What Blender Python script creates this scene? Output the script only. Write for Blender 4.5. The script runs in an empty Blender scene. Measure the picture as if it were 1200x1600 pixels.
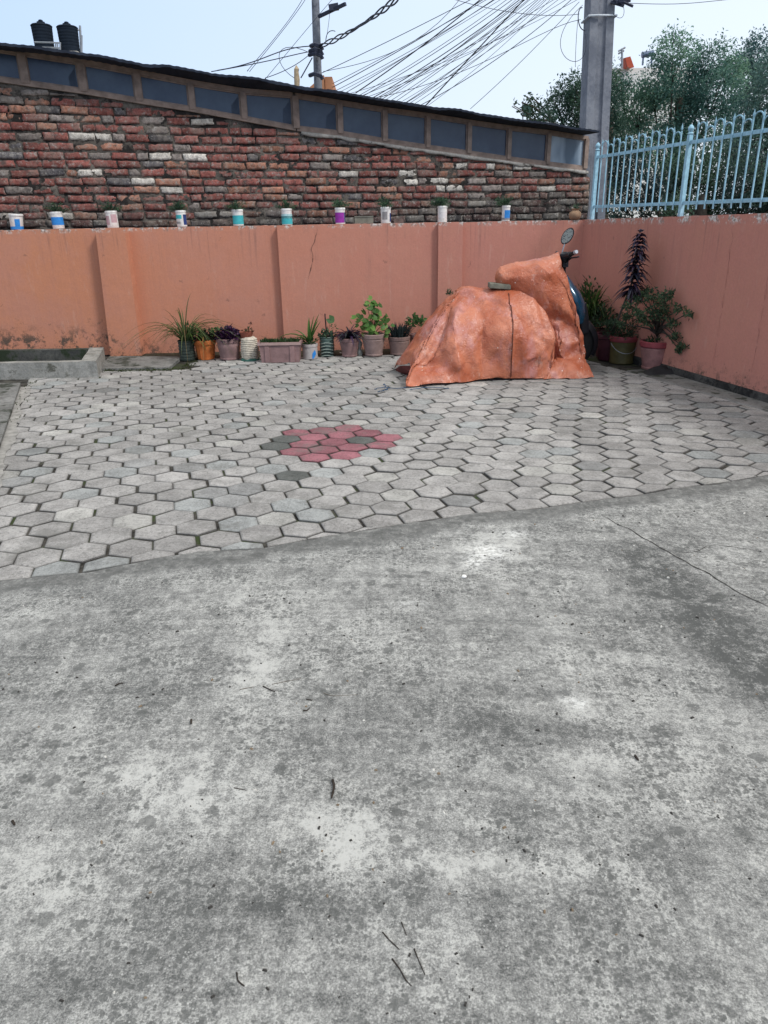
import bpy, math, random
import numpy as np
from mathutils import Vector, Matrix, noise as mnoise
random.seed(7); rng = np.random.default_rng(7)
SC = bpy.context.scene
COL = SC.collection
R = math.radians
# ------------------------------------------------------------------ camera
FPX, CAMH, HSL = 1150.0, 1.4, -0.017
_u = np.array([1, HSL]); _u = _u/np.linalg.norm(_u); _n = np.array([-_u[1], _u[0]])
_d = float(np.dot(np.array([600-600, 344-800]), _n)); PITCH = math.atan(-_d/FPX)
_F = np.array([0, math.cos(PITCH), -math.sin(PITCH)]); _R = np.array([1., 0, 0]); _U = np.array([0, math.sin(PITCH), math.cos(PITCH)])
_C = np.array([0, 0, CAMH])
cd = bpy.data.cameras.new('camera'); cam = bpy.data.objects.new('camera', cd); COL.objects.link(cam)
cd.sensor_fit = 'VERTICAL'; cd.sensor_height = 24; cd.sensor_width = 18; cd.lens = FPX/1600*24
cd.clip_start = 0.05; cd.clip_end = 2000
_cx = _R*_u[0] + _U*_u[1]; _cy = -_R*_u[1] + _U*_u[0]
cam.matrix_world = Matrix(((_cx[0], _cy[0], -_F[0], 0), (_cx[1], _cy[1], -_F[1], 0), (_cx[2], _cy[2], -_F[2], CAMH), (0, 0, 0, 1)))
SC.camera = cam
# ------------------------------------------------------------------ light
SUN_EL, SUN_AZ = R(48), R(128)          # azimuth clockwise from +Y
w = bpy.data.worlds.new("World"); SC.world = w; w.use_nodes = True
nt = w.node_tree; nt.nodes.clear()
out = nt.nodes.new('ShaderNodeOutputWorld'); bg = nt.nodes.new('ShaderNodeBackground')
sky = nt.nodes.new('ShaderNodeTexSky'); sky.sky_type = 'NISHITA'; sky.sun_disc = False
sky.sun_elevation = SUN_EL; sky.sun_rotation = SUN_AZ; sky.dust_density = 4; sky.air_density = 1.2
geo = nt.nodes.new('ShaderNodeTexCoord')
dp = nt.nodes.new('ShaderNodeVectorMath'); dp.operation = 'DOT_PRODUCT'; dp.inputs[1].default_value = (0.75, 0.45, -0.5)
nt.links.new(geo.outputs['Generated'], dp.inputs[0])
mr = nt.nodes.new('ShaderNodeMapRange'); mr.inputs[1].default_value = -0.2; mr.inputs[2].default_value = 0.75
nt.links.new(dp.outputs['Value'], mr.inputs[0])
cl = nt.nodes.new('ShaderNodeMix'); cl.data_type = 'RGBA'; cl.inputs[6].default_value = (4.9, 6.9, 10.3, 1); cl.inputs[7].default_value = (9.2, 10.1, 11.0, 1)
nt.links.new(mr.outputs[0], cl.inputs[0])
sz = nt.nodes.new('ShaderNodeSeparateXYZ'); nt.links.new(geo.outputs['Generated'], sz.inputs[0])
me_ = nt.nodes.new('ShaderNodeMapRange'); me_.inputs[1].default_value = .22; me_.inputs[2].default_value = .6; nt.links.new(sz.outputs[2], me_.inputs[0])
cv = nt.nodes.new('ShaderNodeMix'); cv.data_type = 'RGBA'; cv.inputs[7].default_value = (10.3, 10.25, 10.1, 1); nt.links.new(me_.outputs[0], cv.inputs[0]); nt.links.new(cl.outputs[2], cv.inputs[6])
mx = nt.nodes.new('ShaderNodeMix'); mx.data_type = 'RGBA'; mx.inputs[0].default_value = 0.9
nt.links.new(sky.outputs[0], mx.inputs[6]); nt.links.new(cv.outputs[2], mx.inputs[7])
nt.links.new(mx.outputs[2], bg.inputs[0]); bg.inputs[1].default_value = 0.09
nt.links.new(bg.outputs[0], out.inputs[0])
sd = bpy.data.lights.new('sun', 'SUN'); sd.energy = 1.9; sd.angle = R(10); sd.color = (1, 0.97, 0.93)
sun = bpy.data.objects.new('sun', sd); COL.objects.link(sun)
sv = Vector((math.sin(SUN_AZ)*math.cos(SUN_EL), math.cos(SUN_AZ)*math.cos(SUN_EL), math.sin(SUN_EL)))
sun.rotation_euler = sv.to_track_quat('Z', 'Y').to_euler()
SC.view_settings.view_transform = 'Standard'; SC.view_settings.look = 'None'
SC.view_settings.exposure = 0.3; SC.view_settings.gamma = 1
SC.cycles.max_bounces = 6; SC.cycles.diffuse_bounces = 3; SC.cycles.transparent_max_bounces = 8
# ------------------------------------------------------------------ survey helpers: photo measurements -> places in the yard
def ray(x, y):
    q = np.array([x-600, y-800.]); v = _F*FPX + _R*(q@_u) - _U*(q@_n); return v/np.linalg.norm(v)
def G(x, y, z=0.0):
    r = ray(x, y); return _C + r*((z-CAMH)/r[2])
def PY(x, y, Y):
    r = ray(x, y); return _C + r*(Y/r[1])
def onplane(x, y, p, n):
    r = ray(x, y); return _C + r*(((np.array(p)-_C)@np.array(n))/(r@np.array(n)))
def mpp(P): return float((np.array(P)-_C)@_F)/FPX       # metres per photo pixel at P
# ------------------------------------------------------------------ mesh builder
def nz(x, y=0., z=0.): return mnoise.noise(Vector((x, y, z)))
class MB:
    def __init__(s): s.v = []; s.f = []; s.c = []; s.m = []; s.cur = (1, 1, 1); s.mi = 0
    def V(s, p): s.v.append((float(p[0]), float(p[1]), float(p[2]))); s.c.append(s.cur); return len(s.v)-1
    def Fc(s, ids): s.f.append(tuple(ids)); s.m.append(s.mi)
    def poly(s, pts): s.Fc([s.V(p) for p in pts])
    def box(s, c, size, ax=None, taper=1.0):
        ax = ax or ((1, 0, 0), (0, 1, 0), (0, 0, 1)); c = np.array(c, float); A = [np.array(a, float) for a in ax]
        h = [k/2 for k in size]; ids = []
        for k in (-1, 1):
            t = taper if k > 0 else 1
            for i, j in ((-1, -1), (1, -1), (1, 1), (-1, 1)):
                ids.append(s.V(c + A[0]*h[0]*i*t + A[1]*h[1]*j*t + A[2]*h[2]*k))
        a = ids
        for q in ((0, 3, 2, 1), (4, 5, 6, 7), (0, 1, 5, 4), (1, 2, 6, 5), (2, 3, 7, 6), (3, 0, 4, 7)): s.Fc([a[i] for i in q])
    def bar(s, p, q, w, d, side=(0, 1, 0)):
        p = np.array(p, float); q = np.array(q, float); z = q-p; L = np.linalg.norm(z); z /= L
        y = np.array(side, float); y -= z*(y@z); y /= np.linalg.norm(y); x = np.cross(y, z)
        s.box((p+q)/2, (w, d, L), (x, y, z))
    def tube(s, pts, rad, n=6, cap=True):
        pts = [np.array(p, float) for p in pts]
        if not hasattr(rad, '__len__'): rad = [rad]*len(pts)
        rings = []; ref = None
        for i, p in enumerate(pts):
            t = pts[min(i+1, len(pts)-1)]-pts[max(i-1, 0)]; t /= (np.linalg.norm(t)+1e-12)
            if ref is None: ref = np.array([0, 0, 1.]) if abs(t[2]) < .9 else np.array([1., 0, 0])
            a = ref - t*(ref@t); a /= (np.linalg.norm(a)+1e-12); b = np.cross(t, a); ref = a
            rings.append([s.V(p + (a*math.cos(2*math.pi*k/n) + b*math.sin(2*math.pi*k/n))*rad[i]) for k in range(n)])
        for r0, r1 in zip(rings, rings[1:]):
            for k in range(n): s.Fc((r0[k], r0[(k+1) % n], r1[(k+1) % n], r1[k]))
        if cap: s.Fc(rings[0][::-1]); s.Fc(rings[-1])
    def lathe(s, prof, c=(0, 0, 0), n=20, sx=1, sy=1, wob=0.0, ax=None):
        c = np.array(c, float); rings = []
        A = [np.array(a, float) for a in (ax or ((1, 0, 0), (0, 1, 0), (0, 0, 1)))]
        sd_ = random.random()*50
        for (r, z) in prof:
            rings.append([s.V(c + A[0]*sx*r*(1+wob*nz(sd_+math.cos(t)*1.5, math.sin(t)*1.5, z*8))*math.cos(t) + A[1]*sy*r*(1+wob*nz(sd_+math.cos(t)*1.5, math.sin(t)*1.5, z*8))*math.sin(t) + A[2]*z) for t in [2*math.pi*k/n for k in range(n)]])
        for r0, r1 in zip(rings, rings[1:]):
            for k in range(n): s.Fc((r0[k], r0[(k+1) % n], r1[(k+1) % n], r1[k]))
        s.Fc(rings[0][::-1]); s.Fc(rings[-1])
    def blade(s, pts, w, nrm=None, fold=0.0):
        pts = [np.array(p, float) for p in pts]; n = len(pts); L = []
        for i, p in enumerate(pts):
            t = pts[min(i+1, n-1)]-pts[max(i-1, 0)]; t /= (np.linalg.norm(t)+1e-12)
            sd_ = np.cross(t, np.array([0, 0, 1.]) if nrm is None else np.array(nrm, float))
            if np.linalg.norm(sd_) < 1e-3: sd_ = np.array([1., 0, 0])
            sd_ /= np.linalg.norm(sd_); u = i/(n-1)
            ww = w*(math.sin(math.pi*min(1, u*.8+.2))**.8 if u < 1 else .04)
            up = np.cross(sd_, t)
            L.append((s.V(p-sd_*ww/2+up*fold*ww), s.V(p), s.V(p+sd_*ww/2+up*fold*ww)))
        for a, b in zip(L, L[1:]): s.Fc((a[0], a[1], b[1], b[0])); s.Fc((a[1], a[2], b[2], b[1]))
    def leaf(s, p, d, L, W, up=None):
        p = np.array(p, float); d = np.array(d, float); d /= np.linalg.norm(d)+1e-12
        r = rng.normal(size=3) if up is None else np.array(up, float)
        sd_ = np.cross(d, r); sd_ /= np.linalg.norm(sd_)+1e-12; u = np.cross(sd_, d)
        a = s.V(p); b = s.V(p+d*L*.45+sd_*W/2+u*W*.15); c = s.V(p+d*L-u*L*.12); e = s.V(p+d*L*.45-sd_*W/2+u*W*.15)
        s.Fc((a, b, c)); s.Fc((a, c, e))
    def build(s, name, mat, parent=None, smooth=False, col=True, auto=None):
        me = bpy.data.meshes.new(name); me.from_pydata(s.v, [], s.f)
        mats = mat if isinstance(mat, (list, tuple)) else [mat]
        for m_ in mats: me.materials.append(m_)
        if len(mats) > 1: me.polygons.foreach_set('material_index', s.m)
        if col:
            a = me.color_attributes.new('Col', 'FLOAT_COLOR', 'POINT')
            a.data.foreach_set('color', np.array([(*c, 1) for c in s.c], dtype=np.float32).ravel())
        if smooth: me.shade_smooth() if auto is None else me.polygons.foreach_set('use_smooth', [True]*len(me.polygons))
        me.update()
        if smooth and auto is not None: me.set_sharp_from_angle(angle=auto)
        o = bpy.data.objects.new(name, me); COL.objects.link(o)
        if parent is not None: o.parent = parent; o.matrix_parent_inverse = parent.matrix_world.inverted() if parent.type != 'EMPTY' else Matrix.Translation(-parent.location)
        return o
def tag(o, label, cat, group=None):
    o['label'] = label; o['category'] = cat
    if group: o['group'] = group
    return o
def thing(name, label, cat, loc=(0, 0, 0), group=None):
    o = bpy.data.objects.new(name, None); COL.objects.link(o); o.location = [float(k) for k in loc]; o.empty_display_size = .1
    return tag(o, label, cat, group)
def struct(o, kind='structure'): o['kind'] = kind; return o
# ------------------------------------------------------------------ materials
class Mt:
    def __init__(s, name, rough=.8, spec=.3, metal=0):
        s.m = bpy.data.materials.new(name); s.m.use_nodes = True; s.t = s.m.node_tree; s.b = s.t.nodes['Principled BSDF']
        s.b.inputs['Roughness'].default_value = rough; s.b.inputs['Specular IOR Level'].default_value = spec; s.b.inputs['Metallic'].default_value = metal
        s.tc = s.t.nodes.new('ShaderNodeTexCoord').outputs['Object']
    def put(s, sock, v):
        if isinstance(v, bpy.types.NodeSocket): s.t.links.new(v, sock)
        elif v is not None:
            if isinstance(v, (tuple, list)) and len(v) == 3 and sock.type == 'RGBA': v = (*v, 1)
            sock.default_value = v
    def map(s, scale=(1, 1, 1), rot=(0, 0, 0), vec=None):
        n = s.t.nodes.new('ShaderNodeMapping'); s.put(n.inputs[0], vec or s.tc); n.inputs['Scale'].default_value = scale; n.inputs['Rotation'].default_value = rot; return n.outputs[0]
    def noise(s, scale, det=3, ro=.55, vec=None, dist=0, col=False):
        n = s.t.nodes.new('ShaderNodeTexNoise'); s.put(n.inputs['Vector'], vec or s.tc); n.inputs['Scale'].default_value = scale
        n.inputs['Detail'].default_value = det; n.inputs['Roughness'].default_value = ro; n.inputs['Distortion'].default_value = dist
        return n.outputs['Color' if col else 'Fac']
    def vor(s, scale, vec=None, feat='F1', out='Distance', rnd=1, dim='3D'):
        n = s.t.nodes.new('ShaderNodeTexVoronoi'); n.voronoi_dimensions = dim; n.feature = feat; s.put(n.inputs['Vector'], vec or s.tc); n.inputs['Scale'].default_value = scale
        n.inputs['Randomness'].default_value = rnd
        return n.outputs[out]
    def math(s, op, a, b=0, c=0, clamp=False):
        n = s.t.nodes.new('ShaderNodeMath'); n.operation = op; n.use_clamp = clamp
        s.put(n.inputs[0], a); s.put(n.inputs[1], b); s.put(n.inputs[2], c); return n.outputs[0]
    def rng(s, v, a, b, c=0, d=1):
        n = s.t.nodes.new('ShaderNodeMapRange'); s.put(n.inputs[0], v)
        for i, k in enumerate((a, b, c, d)): n.inputs[i+1].default_value = k
        return n.outputs[0]
    def mix(s, f, a, b, mode='MIX'):
        n = s.t.nodes.new('ShaderNodeMix'); n.data_type = 'RGBA'; n.blend_type = mode; s.put(n.inputs[0], f); s.put(n.inputs[6], a); s.put(n.inputs[7], b); return n.outputs[2]
    def attr(s, name='Col', out='Color'):
        n = s.t.nodes.new('ShaderNodeAttribute'); n.attribute_name = name; return n.outputs[out]
    def sep(s, v, k):
        n = s.t.nodes.new('ShaderNodeSeparateXYZ'); s.put(n.inputs[0], v); return n.outputs[k]
    def vadd(s, a, b, sc):
        n = s.t.nodes.new('ShaderNodeVectorMath'); n.operation = 'MULTIPLY_ADD'; s.put(n.inputs[0], b); n.inputs[1].default_value = (sc, sc, sc); s.put(n.inputs[2], a); return n.outputs[0]
    def bump(s, h, st=.3, dist=.01, prev=None):
        n = s.t.nodes.new('ShaderNodeBump'); s.put(n.inputs['Height'], h); n.inputs['Strength'].default_value = st; n.inputs['Distance'].default_value = dist
        if prev is not None: s.t.links.new(prev, n.inputs['Normal'])
        s.t.links.new(n.outputs[0], s.b.inputs['Normal']); return n.outputs[0]
    def base(s, v): s.put(s.b.inputs['Base Color'], v); return s
    def rough(s, v): s.put(s.b.inputs['Roughness'], v); return s
def simple(name, c, rough=.7, var=.25, scale=20, bump=.15, metal=0, spec=.3, attr=False, tint=None):
    m = Mt(name, rough, spec, metal); n = m.noise(scale, 4, .6)
    base = m.attr() if attr else c
    dark = m.mix(1.0, base, (1-var, 1-var, 1-var), 'MULTIPLY')
    lite = m.mix(1.0, base, (1+var, 1+var, 1+var), 'MULTIPLY')
    m.base(m.mix(m.rng(n, .3, .7), dark, lite))
    if tint: m.base(m.mix(m.rng(m.noise(scale*.3, 4, .6), .5, .75), m.mix(m.rng(n, .3, .7), dark, lite), tint))
    if bump: m.bump(m.noise(scale*3, 3, .6), bump, .005)
    return m.m
def leafmat(name, rough=.5, trans=.25):
    m = Mt(name, rough, .35); a = m.attr(); m.base(m.mix(m.rng(m.noise(3, 3), .3, .7), m.mix(1.0, a, (.75, .8, .8), 'MULTIPLY'), m.mix(1.0, a, (1.25, 1.2, 1.1), 'MULTIPLY')))
    tr = m.t.nodes.new('ShaderNodeBsdfTranslucent'); m.t.links.new(a, tr.inputs[0])
    mxs = m.t.nodes.new('ShaderNodeMixShader'); mxs.inputs[0].default_value = trans
    o = m.t.nodes['Material Output']; m.t.links.new(m.b.outputs[0], mxs.inputs[1]); m.t.links.new(tr.outputs[0], mxs.inputs[2]); m.t.links.new(mxs.outputs[0], o.inputs[0])
    return m.m
LEAF = leafmat('leaf', .5, .4); LEAFD = leafmat('leaf_glossy', .35, .1)
def concrete_mat():
    m = Mt('yard_concrete', .9, .2)
    tone = m.attr('Col'); tr_ = m.sep(tone, 0); edge = m.sep(tone, 1)
    wob = m.vadd(m.tc, m.noise(7, 5, .7, col=True), .16)
    big = m.noise(1.6, 6, .7, wob); mid = m.noise(7, 6, .75, wob); st = m.noise(16, 6, .8, m.map((1, .42, 1), (0, 0, R(-24))))
    fine = m.noise(55, 5, .85); grit = m.noise(210, 4, .85)
    v = m.math('ADD', m.rng(big, .4, .6, -.06, .06), m.rng(mid, .40, .60, -.09, .09))
    v = m.math('ADD', v, m.rng(st, .4, .6, -.13, .13)); v = m.math('ADD', v, m.rng(fine, .38, .62, -.24, .24)); v = m.math('ADD', v, m.rng(grit, .38, .62, -.30, .30))
    tn = m.math('MULTIPLY', m.math('SUBTRACT', tr_, .5), m.rng(m.noise(14, 6, .8, wob), .42, .58, .1, 1.6))
    v = m.math('ADD', v, m.math('MULTIPLY', tn, 1.15))
    px_, py_ = m.sep(m.tc, 0), m.sep(m.tc, 1); dx_, dy_ = m.math('SUBTRACT', px_, -.6), m.math('ADD', py_, 4.2)
    rad = m.math('SQRT', m.math('ADD', m.math('MULTIPLY', dx_, dx_), m.math('MULTIPLY', dy_, dy_)))
    cb = m.t.nodes.new('ShaderNodeCombineXYZ'); m.put(cb.inputs[0], m.math('MULTIPLY', rad, 13)); m.put(cb.inputs[1], m.math('MULTIPLY', px_, 1.3))
    v = m.math('ADD', v, m.rng(m.noise(1, 5, .75, cb.outputs[0]), .38, .62, -.13, .13))
    v = m.math('ADD', v, .56, clamp=True)
    n = m.t.nodes.new('ShaderNodeValToRGB'); m.put(n.inputs[0], v); e = n.color_ramp.elements
    e[0].position = 0; e[0].color = (.085, .089, .087, 1); e[1].position = 1; e[1].color = (.47, .475, .455, 1)
    k = n.color_ramp.elements.new(.35); k.color = (.19, .193, .188, 1)
    k = n.color_ramp.elements.new(.6); k.color = (.27, .274, .265, 1)
    c = n.outputs[0]
    # dark lichen spots of two sizes
    for sc, lo, dens in ((13, .28, .90), (30, .32, .88), (52, .36, .86), (105, .38, .80)):
        wv = m.vadd(m.tc, m.noise(sc*1.8, 4, .7, col=True), 1.3/sc)
        d = m.vor(sc, wv, dim='2D'); cr = m.sep(m.vor(sc, wv, out='Color', dim='2D'), 0)
        here = m.math('MULTIPLY', m.rng(d, lo, lo-.06), m.rng(cr, dens-.22, dens-.15))
        here = m.math('MULTIPLY', here, m.rng(m.noise(1.7 if sc < 20 else 3.1, 3, .6), .47, .53, .15, 1))
        c = m.mix(m.math('MULTIPLY', here, .66), c, (.10, .104, .101))
    # pale specks
    d = m.vor(85, dim='2D'); cr = m.sep(m.vor(85, out='Color', dim='2D'), 1)
    c = m.mix(m.math('MULTIPLY', m.math('MULTIPLY', m.rng(d, .20, .14), m.rng(cr, .93, .96)), .5), c, (.55, .56, .54))
    c = m.mix(m.math('MULTIPLY', m.sep(tone, 2), m.rng(m.noise(38, 5, .8), .46, .53), clamp=True), c, (.72, .73, .71))
    # mortar collar beside the pavers: darker, smoother
    ed = m.math('MULTIPLY', edge, m.rng(m.noise(13, 5, .8), .40, .58, .55, 1.1))
    c = m.mix(m.math('MULTIPLY', ed, .85, clamp=True), c, m.mix(m.rng(m.noise(40, 4, .75), .3, .7), (.075, .078, .075), (.15, .152, .148)))
    m.base(c)
    h = m.math('ADD', m.math('MULTIPLY', fine, .6), m.math('MULTIPLY', grit, .5)); h = m.math('ADD', h, m.math('MULTIPLY', st, .8))
    m.bump(h, .55, .006)
    return m.m
def paver_mat():
    m = Mt('paver_concrete', .88, .2); a = m.attr()
    v = m.noise(7, 6, .7); f = m.noise(60, 4, .8); g = m.noise(240, 2, .8)
    k = m.math('ADD', m.rng(v, .4, .6, .84, 1.16), m.rng(f, .38, .62, -.16, .16)); k = m.math('ADD', k, m.rng(g, .38, .62, -.15, .15))
    c = m.mix(1.0, a, k, 'MULTIPLY')
    c = m.mix(m.math('MULTIPLY', m.rng(m.noise(2.6, 6, .8), .53, .62), .5), c, (.15, .15, .14))
    d = m.vor(34, dim='2D'); cr = m.sep(m.vor(34, out='Color', dim='2D'), 0)
    c = m.mix(m.math('MULTIPLY', m.math('MULTIPLY', m.rng(d, .22, .12), m.rng(cr, .72, .8)), .5), c, (.1, .1, .1))
    m.base(c); m.bump(m.math('ADD', f, g), .5, .004); return m.m
def wall_mat():
    m = Mt('pink_paint', .82, .25)
    x = m.sep(m.tc, 0); z = m.sep(m.tc, 2)
    c = m.mix(m.rng(x, -3.6, 1.2), (.52, .22, .125), (.48, .21, .165))
    c = m.mix(m.rng(m.noise(1.6, 5, .7), .42, .62, 0, .6), c, (.48, .225, .165))
    streak = m.noise(1.0, 5, .7, m.map((14, 14, .7)))
    c = m.mix(m.rng(streak, .50, .66, 0, .15), c, (.36, .17, .14))
    c = m.mix(m.rng(m.noise(3, 5, .75, m.map((4, 4, .8))), .58, .68, 0, .25), c, (.58, .38, .31))
    c = m.mix(m.rng(m.noise(45, 4, .8), .42, .6, 0, .16), c, (.3, .14, .1))
    # grime and missing paint near the foot and chipped white cap line
    z0 = z; z = m.math('SUBTRACT', z, m.rng(x, -2.9, -3.1, 0, .17))
    foot = m.math('MULTIPLY', m.rng(z, .20, .02), m.rng(m.noise(8, 6, .8), .50, .58))
    c = m.mix(m.math('MULTIPLY', foot, .9), c, (.06, .055, .045))
    foot2 = m.math('MULTIPLY', m.rng(z, .34, .10), m.rng(m.noise(15, 6, .85), .59, .63))
    c = m.mix(m.math('MULTIPLY', foot2, .8), c, (.09, .07, .05))
    z = z0
    chip = m.math('MULTIPLY', m.rng(z, 1.315, 1.355), m.rng(m.noise(9, 6, .8), .50, .56))
    c = m.mix(chip, c, m.mix(m.rng(m.noise(40), .4, .6), (.66, .62, .58), (.2, .17, .15)))
    drip = m.math('MULTIPLY', m.rng(m.noise(1.0, 4, .7, m.map((26, 26, .5))), .54, .64), m.rng(m.noise(2.2, 4, .6), .45, .6))
    c = m.mix(m.math('MULTIPLY', m.math('MULTIPLY', drip, m.rng(z, .7, 1.36)), .45), c, (.17, .10, .085))
    spot = m.vor(5.5, m.vadd(m.tc, m.noise(20, 3, .6, col=True), .12)); sc_ = m.sep(m.vor(5.5, m.vadd(m.tc, m.noise(20, 3, .6, col=True), .12), out='Color'), 0)
    c = m.mix(m.math('MULTIPLY', m.math('MULTIPLY', m.rng(spot, .12, .05), m.rng(sc_, .6, .65)), .45), c, (.16, .09, .07))
    m.base(c); m.bump(m.math('ADD', m.math('MULTIPLY', m.noise(5, 5, .6), 1.6), m.math('MULTIPLY', m.noise(60, 4, .7), .35)), .3, .012); return m.m
def brick_mat():
    m = Mt('old_brick', .92, .15); a = m.attr()
    c = m.mix(1.0, a, m.math('ADD', m.rng(m.noise(22, 5, .75), .4, .6, .7, 1.25), m.rng(m.noise(110, 3, .8), .38, .62, -.2, .2)), 'MULTIPLY')
    c = m.mix(m.rng(m.noise(5, 6, .8), .48, .60, 0, .45), c, (.24, .21, .18))
    c = m.mix(m.rng(m.noise(19, 6, .85), .54, .60, 0, .8), c, (.30, .285, .265))
    c = m.mix(m.rng(m.noise(8, 6, .85), .53, .61, 0, .75), c, (.055, .048, .045))
    m.base(c); m.bump(m.math('ADD', m.noise(24, 6, .8), m.math('MULTIPLY', m.noise(110, 3, .7), .4)), .7, .009); return m.m
CONC = concrete_mat(); PAVE = paver_mat(); PINK = wall_mat(); BRICK = brick_mat()
def mossy(name, c1, c2, moss, sc=8, th=.55):
    m = Mt(name, .95, .15); c = m.mix(m.rng(m.noise(sc, 6, .8), .40, .60), c1, c2)
    c = m.mix(m.rng(m.noise(sc*.5, 5, .75), th-.03, th+.05), c, moss)
    m.base(c); m.bump(m.noise(sc*6, 5, .75), .8, .01); return m.m
BED = mossy('joint_soil', (.022, .021, .019), (.09, .085, .075), (.04, .055, .022), 7, .56)
DAMP = mossy('damp_concrete', (.13, .13, .125), (.26, .26, .25), (.05, .055, .045), 6, .55)
BLACKP = mossy('black_plinth', (.03, .03, .03), (.12, .115, .105), (.025, .025, .025), 7, .5)
MORTAR = mossy('old_mortar', (.06, .053, .048), (.20, .18, .155), (.025, .023, .022), 9, .50)
RENDERM = mossy('sill_mortar', (.28, .27, .25), (.45, .43, .40), (.12, .11, .10), 10, .6)
PASTE = mossy('dirt_litter', (.02, .018, .014), (.08, .07, .05), (.05, .06, .02), 30, .6)
# ------------------------------------------------------------------ ground, driveway and hexagonal paving
gm = MB(); gm.poly([(-400, -400, -.06), (400, -400, -.06), (400, 400, -.06), (-400, 400, -.06)])
struct(gm.build('ground', mossy('earth', (.10, .09, .06), (.16, .14, .10), (.06, .09, .03), 1)))
EDGE = [(-60, 915), (0, 905), (130, 895), (240, 872), (310, 862), (420, 855), (480, 842), (540, 833), (600, 823), (687, 810), (740, 802), (800, 798), (853, 793), (907, 785), (1000, 773), (1050, 762), (1097, 758), (1140, 752), (1193, 743), (1260, 730)]
EG = np.array([G(*p)[:2] for p in EDGE]); o_ = np.argsort(EG[:, 0]); EG = EG[o_]
def edge_y(x):
    if x < EG[0, 0]: return EG[0, 1] + (x-EG[0, 0])*.25
    if x > EG[-1, 0]: return EG[-1, 1] + (x-EG[-1, 0])*.25
    return float(np.interp(x, EG[:, 0], EG[:, 1]))
def gz(x, y): return .008*nz(x*.8, y*.8)+.0025*nz(x*4, y*4)      # the slab is not quite flat
PATCH = [(320, 1240, 95, 45, 1.), (520, 1300, 75, 38, .9), (565, 1338, 80, 22, .8), (398, 1050, 32, 65, .75), (765, 862, 55, 25, 1.), (990, 1178, 85, 16, .75), (860, 1185, 60, 12, .5), (800, 1358, 135, 13, .75), (700, 1340, 60, 12, .5), (90, 1380, 100, 60, .5), (215, 1215, 60, 25, .55), (880, 1030, 60, 30, .35), (732, 1283, 30, 18, .6), (905, 1103, 14, 10, .9), (1120, 860, 60, 30, .35), (540, 1010, 130, 45, .3), (360, 935, 120, 25, .35), (30, 965, 60, 25, .3), (700, 1500, 70, 50, .35), (1150, 1280, 40, 60, .2), (1050, 795, 90, 14, .3),
         (145, 1255, 38, 22, -.9), (90, 1005, 120, 55, -.5), (1010, 880, 45, 30, -1.4), (1070, 935, 60, 35, -1.4), (1150, 1010, 55, 45, -1.3), (1190, 1060, 40, 60, -1.1), (970, 985, 60, 25, -.6), (780, 1140, 75, 25, -.75), (900, 1150, 60, 14, -.4), (340, 1425, 150, 45, -.55), (930, 1430, 32, 38, -.85), (450, 1412, 45, 28, -.6), (215, 1085, 60, 25, -.4), (300, 1090, 60, 30, -.35), (620, 1090, 150, 40, -.3), (640, 1180, 120, 60, -.3), (1080, 1350, 90, 50, -.35), (760, 1450, 35, 60, -.55), (60, 1550, 90, 40, -.4), (1000, 1530, 150, 60, -.25), (1080, 845, 40, 20, -.6), (640, 1370, 30, 18, -.6), (550, 1150, 90, 40, -.35)]
PG = []
for x, y, rx, ry, a in PATCH:
    c = G(x, y); PG.append((c[0], c[1], rx*mpp(c)*1.15, abs(G(x, y-ry)[1]-G(x, y+ry)[1])/2*1.2, a))
white_splatter = [(*G(762, 862)[:2], .10, .09, 1.), (*G(740, 880)[:2], .05, .06, .8), (*G(800, 835)[:2], .07, .05, .8), (*G(905, 1103)[:2], .02, .02, 1.), (*G(640, 944)[:2], .06, .03, .5), (*G(890, 1095)[:2], .03, .03, .6)]
nx, ny = 300, 330
xs = np.linspace(-4.2, 4.2, nx); dm = MB(); V = []; Cc = []
for j in range(ny):
    t = 1-(1-j/(ny-1))**1.0
    for i in range(nx):
        x = xs[i]; ye = edge_y(x) + .018*nz(x*7, 3.3) + .008*nz(x*31, 8.1); y = -1.2 + t*(ye+1.2)
        z = .008*nz(x*.8, y*.8) + .0025*nz(x*4, y*4)
        tone = 0
        for cx, cy, rx, ry, a in PG:
            q = ((x-cx)/rx)**2 + ((y-cy)/ry)**2
            if q < 5: tone += a*math.exp(-q)
        dd = ye-y; wdt = .20+.07*nz(x*2.1, 1.7)
        e = max(0., min(1., (wdt-dd)/.06)) if dd < wdt else 0.
        z += e*.006; z -= max(0, 1-dd/.02)*.012
        V.append((x, y, z)); Cc.append((min(1, max(0, .5+tone*.36)), e, sum(a*math.exp(-((x-cx)/rx)**2-((y-cy)/ry)**2) for cx, cy, rx, ry, a in white_splatter)))
dm.v = V; dm.c = Cc
dm.f = [(j*nx+i, j*nx+i+1, (j+1)*nx+i+1, (j+1)*nx+i) for j in range(ny-1) for i in range(nx-1)]; dm.m = [0]*len(dm.f)
drive = struct(dm.build('concrete_driveway', CONC, smooth=True))
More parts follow.
